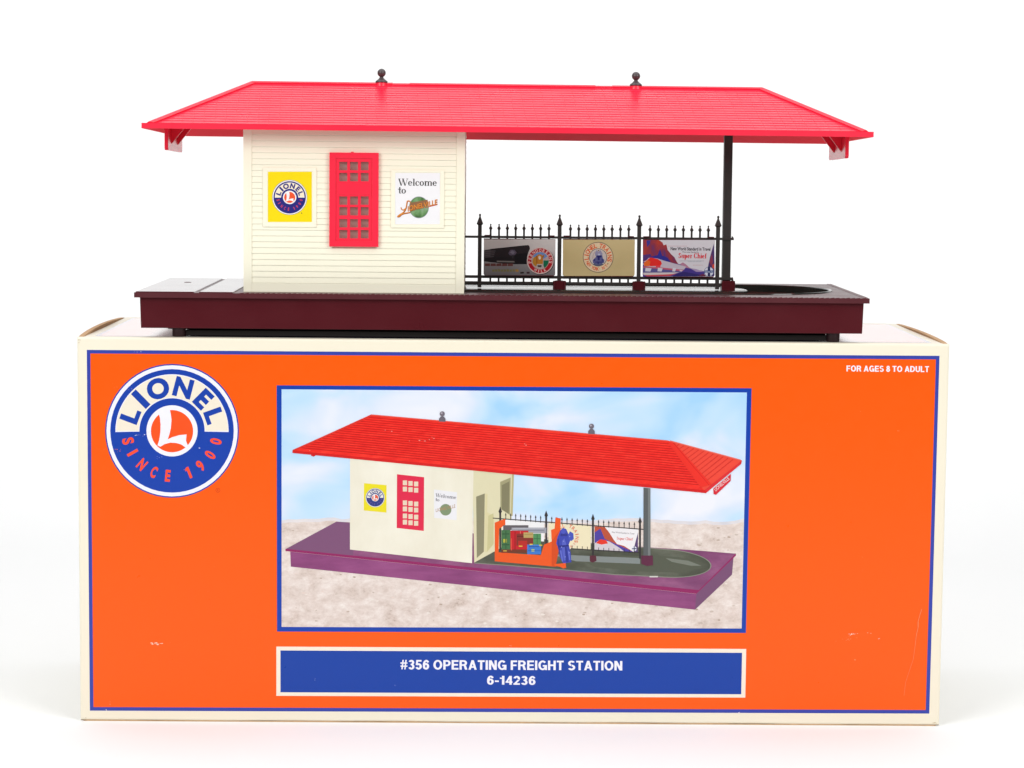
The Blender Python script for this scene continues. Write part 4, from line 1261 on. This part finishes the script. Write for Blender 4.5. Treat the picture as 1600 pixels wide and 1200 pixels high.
g = billboard(879.2, 374.2, 992.0, 431.6, "tan sign with an orange lettered ring round a blue engine")
pr = Print(BY - .03)
tan = ramp_print("printed_tan", [(0.3, (196, 176, 124)), (0.7, (214, 196, 146))], (1, 1, 1), 30, 3)
pr.poly(rnd(879.5, 374.5, 991.7, 431.2, 2.6), tan)
pr.build("sign_background", g)
pr = Print(BY - .035)
c0 = (934.6, 402.0)
pr.disc(c0[0], c0[1], 23.9, ink(112, 96, 82)); pr.disc(c0[0], c0[1], 22.9, ink(230, 206, 168))
oo = ink(220, 100, 60)
pr.arc_text("LIONEL", c0, 18.3, 186, 104, 5.6, 7.2, oo, 0.03)
pr.arc_text("TRAINS", c0, 18.3, 76, -14, 5.4, 7.2, oo, 0.03)
pr.arc_text("NEW YORK, N.Y.", c0, 18.3, 206, 322, 3.7, 5.4, oo, 0.03, True)
pr.disc(949.8, 412.0, .8, ink(70, 60, 40), n=10)
pr.disc(c0[0], c0[1] + .2, 14.0, ink(84, 80, 92)); pr.disc(c0[0], c0[1] + .2, 13.1, ink(206, 196, 188))
e2 = lambda *p: [(905 + x / 20, 372 + y / 20) for x, y in p]
D = lambda c, *p: pr.poly(e2(*p), ink(*c))
D((150, 148, 176), (540, 380), (660, 370), (730, 480), (720, 560), (500, 560), (490, 470))
D((92, 96, 146), (430, 780), (420, 690), (520, 590), (540, 540), (720, 540), (740, 640), (785, 680), (780, 770), (700, 790), (640, 850), (560, 850), (470, 800))
D((40, 44, 106), (530, 560), (600, 545), (700, 540), (690, 600), (640, 610), (640, 690), (580, 690), (570, 600)); D((52, 56, 112), (500, 735), (770, 735), (760, 765), (620, 765), (610, 820), (580, 820), (570, 765), (500, 765))
D((196, 200, 224), (580, 520), (620, 480), (655, 520), (620, 545)); D((58, 60, 118), (450, 660), (500, 650), (500, 720), (450, 730)); D((62, 66, 122), (700, 660), (760, 660), (750, 720), (700, 720))
pr.disc(935.2, 391.4, 1.6, ink(236, 216, 190), n=12); pr.disc(935.2, 391.5, 1.0, ink(48, 34, 34), n=10)
pr.line(e2((500, 420), (440, 520), (420, 640)), .6, ink(160, 130, 130))
pr.band(c0[0], c0[1] + .2, 10.5, 13.1, 235, 305, ink(92, 98, 126))
pr.build("sign_print", g)

g = billboard(1004.0, 374.6, 1117.2, 432.6, "purple and red sign with a streamlined train and red lettering")
pr = Print(BY - .03)
pr.poly(rnd(1004.3, 375.0, 1116.9, 432.2), ink(222, 220, 226))
pr.build("sign_background", g)
pr = Print(BY - .035)
w3 = lambda *p: [(990 + x / 11.43, 360 + y / 11.43) for x, y in p]
F = lambda c, *p: pr.poly(w3(*p), ink(*c))
cliff = ramp_print("printed_cliff", [(0.32, (72, 56, 132)), (0.46, (140, 52, 76)), (0.6, (182, 62, 48)), (0.75, (198, 80, 44))], (1.6, 1, .7), 90, 3, 0.6)
pr.poly(w3((166, 172), (450, 172), (515, 215), (535, 265), (585, 250), (610, 350), (665, 420), (730, 480), (770, 560), (800, 600), (600, 560), (380, 490), (166, 560)), cliff)
F((66, 58, 150), (230, 180), (300, 180), (290, 240), (240, 300)); F((52, 50, 148), (300, 470), (430, 440), (470, 330), (510, 450), (600, 480), (660, 560), (560, 570), (420, 520)); F((88, 54, 124), (166, 440), (300, 420), (330, 480), (166, 560))
F((74, 58, 142), (600, 560), (800, 600), (930, 630), (1000, 670), (1120, 700), (1260, 730), (1270, 818), (166, 826), (166, 560))
F((186, 132, 156), (830, 600), (880, 570), (940, 610), (990, 660), (1060, 690), (900, 660)); F((172, 150, 190), (1000, 670), (1120, 690), (1250, 740), (1120, 740))
F((202, 194, 206), (166, 600), (270, 490), (420, 500), (560, 545), (800, 610), (940, 650), (900, 700), (700, 690), (400, 660), (200, 640))
F((238, 48, 44), (250, 520), (300, 485), (430, 510), (490, 550), (505, 600), (470, 635), (300, 640), (240, 600)); F((240, 110, 46), (180, 580), (250, 525), (300, 560), (280, 640), (190, 640))
F((232, 70, 84), (390, 625), (490, 630), (470, 660), (400, 660))
F((196, 96, 120), (170, 645), (480, 660), (900, 705), (860, 730), (480, 690), (170, 665)); F((96, 92, 150), (166, 665), (480, 690), (870, 730), (840, 750), (166, 750))
for x0, x1 in ((205, 300), (425, 500), (690, 740)):
    F((216, 216, 226), (x0 + 10, 668), (x1 + 20, 676), (x1, 735), (x0, 730))
F((222, 196, 206), (820, 705), (880, 710), (860, 735), (825, 730))
F((216, 206, 206), (166, 755), (820, 750), (700, 780), (400, 800), (180, 795)); F((206, 76, 84), (190, 800), (700, 782), (780, 770), (640, 815), (240, 822)); F((52, 44, 110), (760, 780), (900, 740), (1240, 800), (1250, 822), (700, 824))
F((110, 48, 74), (1150, 810), (1240, 775), (1290, 800), (1280, 822))
F((78, 58, 116), (1435, 235), (1446, 600), (1440, 820), (1300, 820), (1330, 640), (1365, 480), (1400, 350)); F((222, 84, 62), (1442, 590), (1446, 690), (1400, 660), (1410, 610)); F((146, 62, 88), (1350, 560), (1400, 420), (1420, 560), (1390, 640))
lw_ = ink(92, 84, 90)
T = lambda s, x0, y0, x1, y1, cap, m, b=0.0: pr.text(s, w3((x0, y0))[0], w3((x1, y1))[0], cap, m, b)
T("New World Standard in Travel", 660, 352, 1372, 362, 5.0, ink(64, 58, 66), 0.03)
T("The new Santa Fe", 868, 398, 1160, 402, 2.2, ink(60, 56, 60), 0.012)
pr.serif("Super Chief", w3((800, 494))[0], w3((1300, 502))[0], 8.0, ink(222, 40, 56), 0.25)
for x0, x1, y, c in ((620, 970, 280, (210, 170, 176)), (820, 1270, 545, (160, 166, 176)), (980, 1220, 560, (176, 184, 196)), (1060, 1250, 620, (206, 168, 172))):
    n_ = int((x1 - x0) / 26)
    for k in range(n_):
        F(c, (x0 + k * 26, y - 5), (x0 + k * 26 + 19, y - 5), (x0 + k * 26 + 19, y + 5), (x0 + k * 26, y + 5))
c0 = w3((1346, 736))[0]
pr.disc(c0[0], c0[1], 7.6, ink(86, 100, 140)); pr.disc(c0[0], c0[1], 7.0, ink(222, 228, 244))
nv = ink(34, 38, 88)
pr.poly([(c0[0] - 1.9, c0[1] - 7.2), (c0[0] + 1.9, c0[1] - 7.2), (c0[0] + 1.9, c0[1] + 7), (c0[0] - 1.9, c0[1] + 7)], nv)
pr.poly([(c0[0] - 6.9, c0[1] - 1.9), (c0[0] + 6.9, c0[1] - 1.9), (c0[0] + 6.9, c0[1] + 1.9), (c0[0] - 6.9, c0[1] + 1.9)], ink(60, 84, 140))
pr.text("Santa Fe", (c0[0] - 6, c0[1] + 1.2), (c0[0] + 6.2, c0[1] + 1.3), 2.4, ink(214, 224, 240), 0.01)
pr.build("sign_print", g)
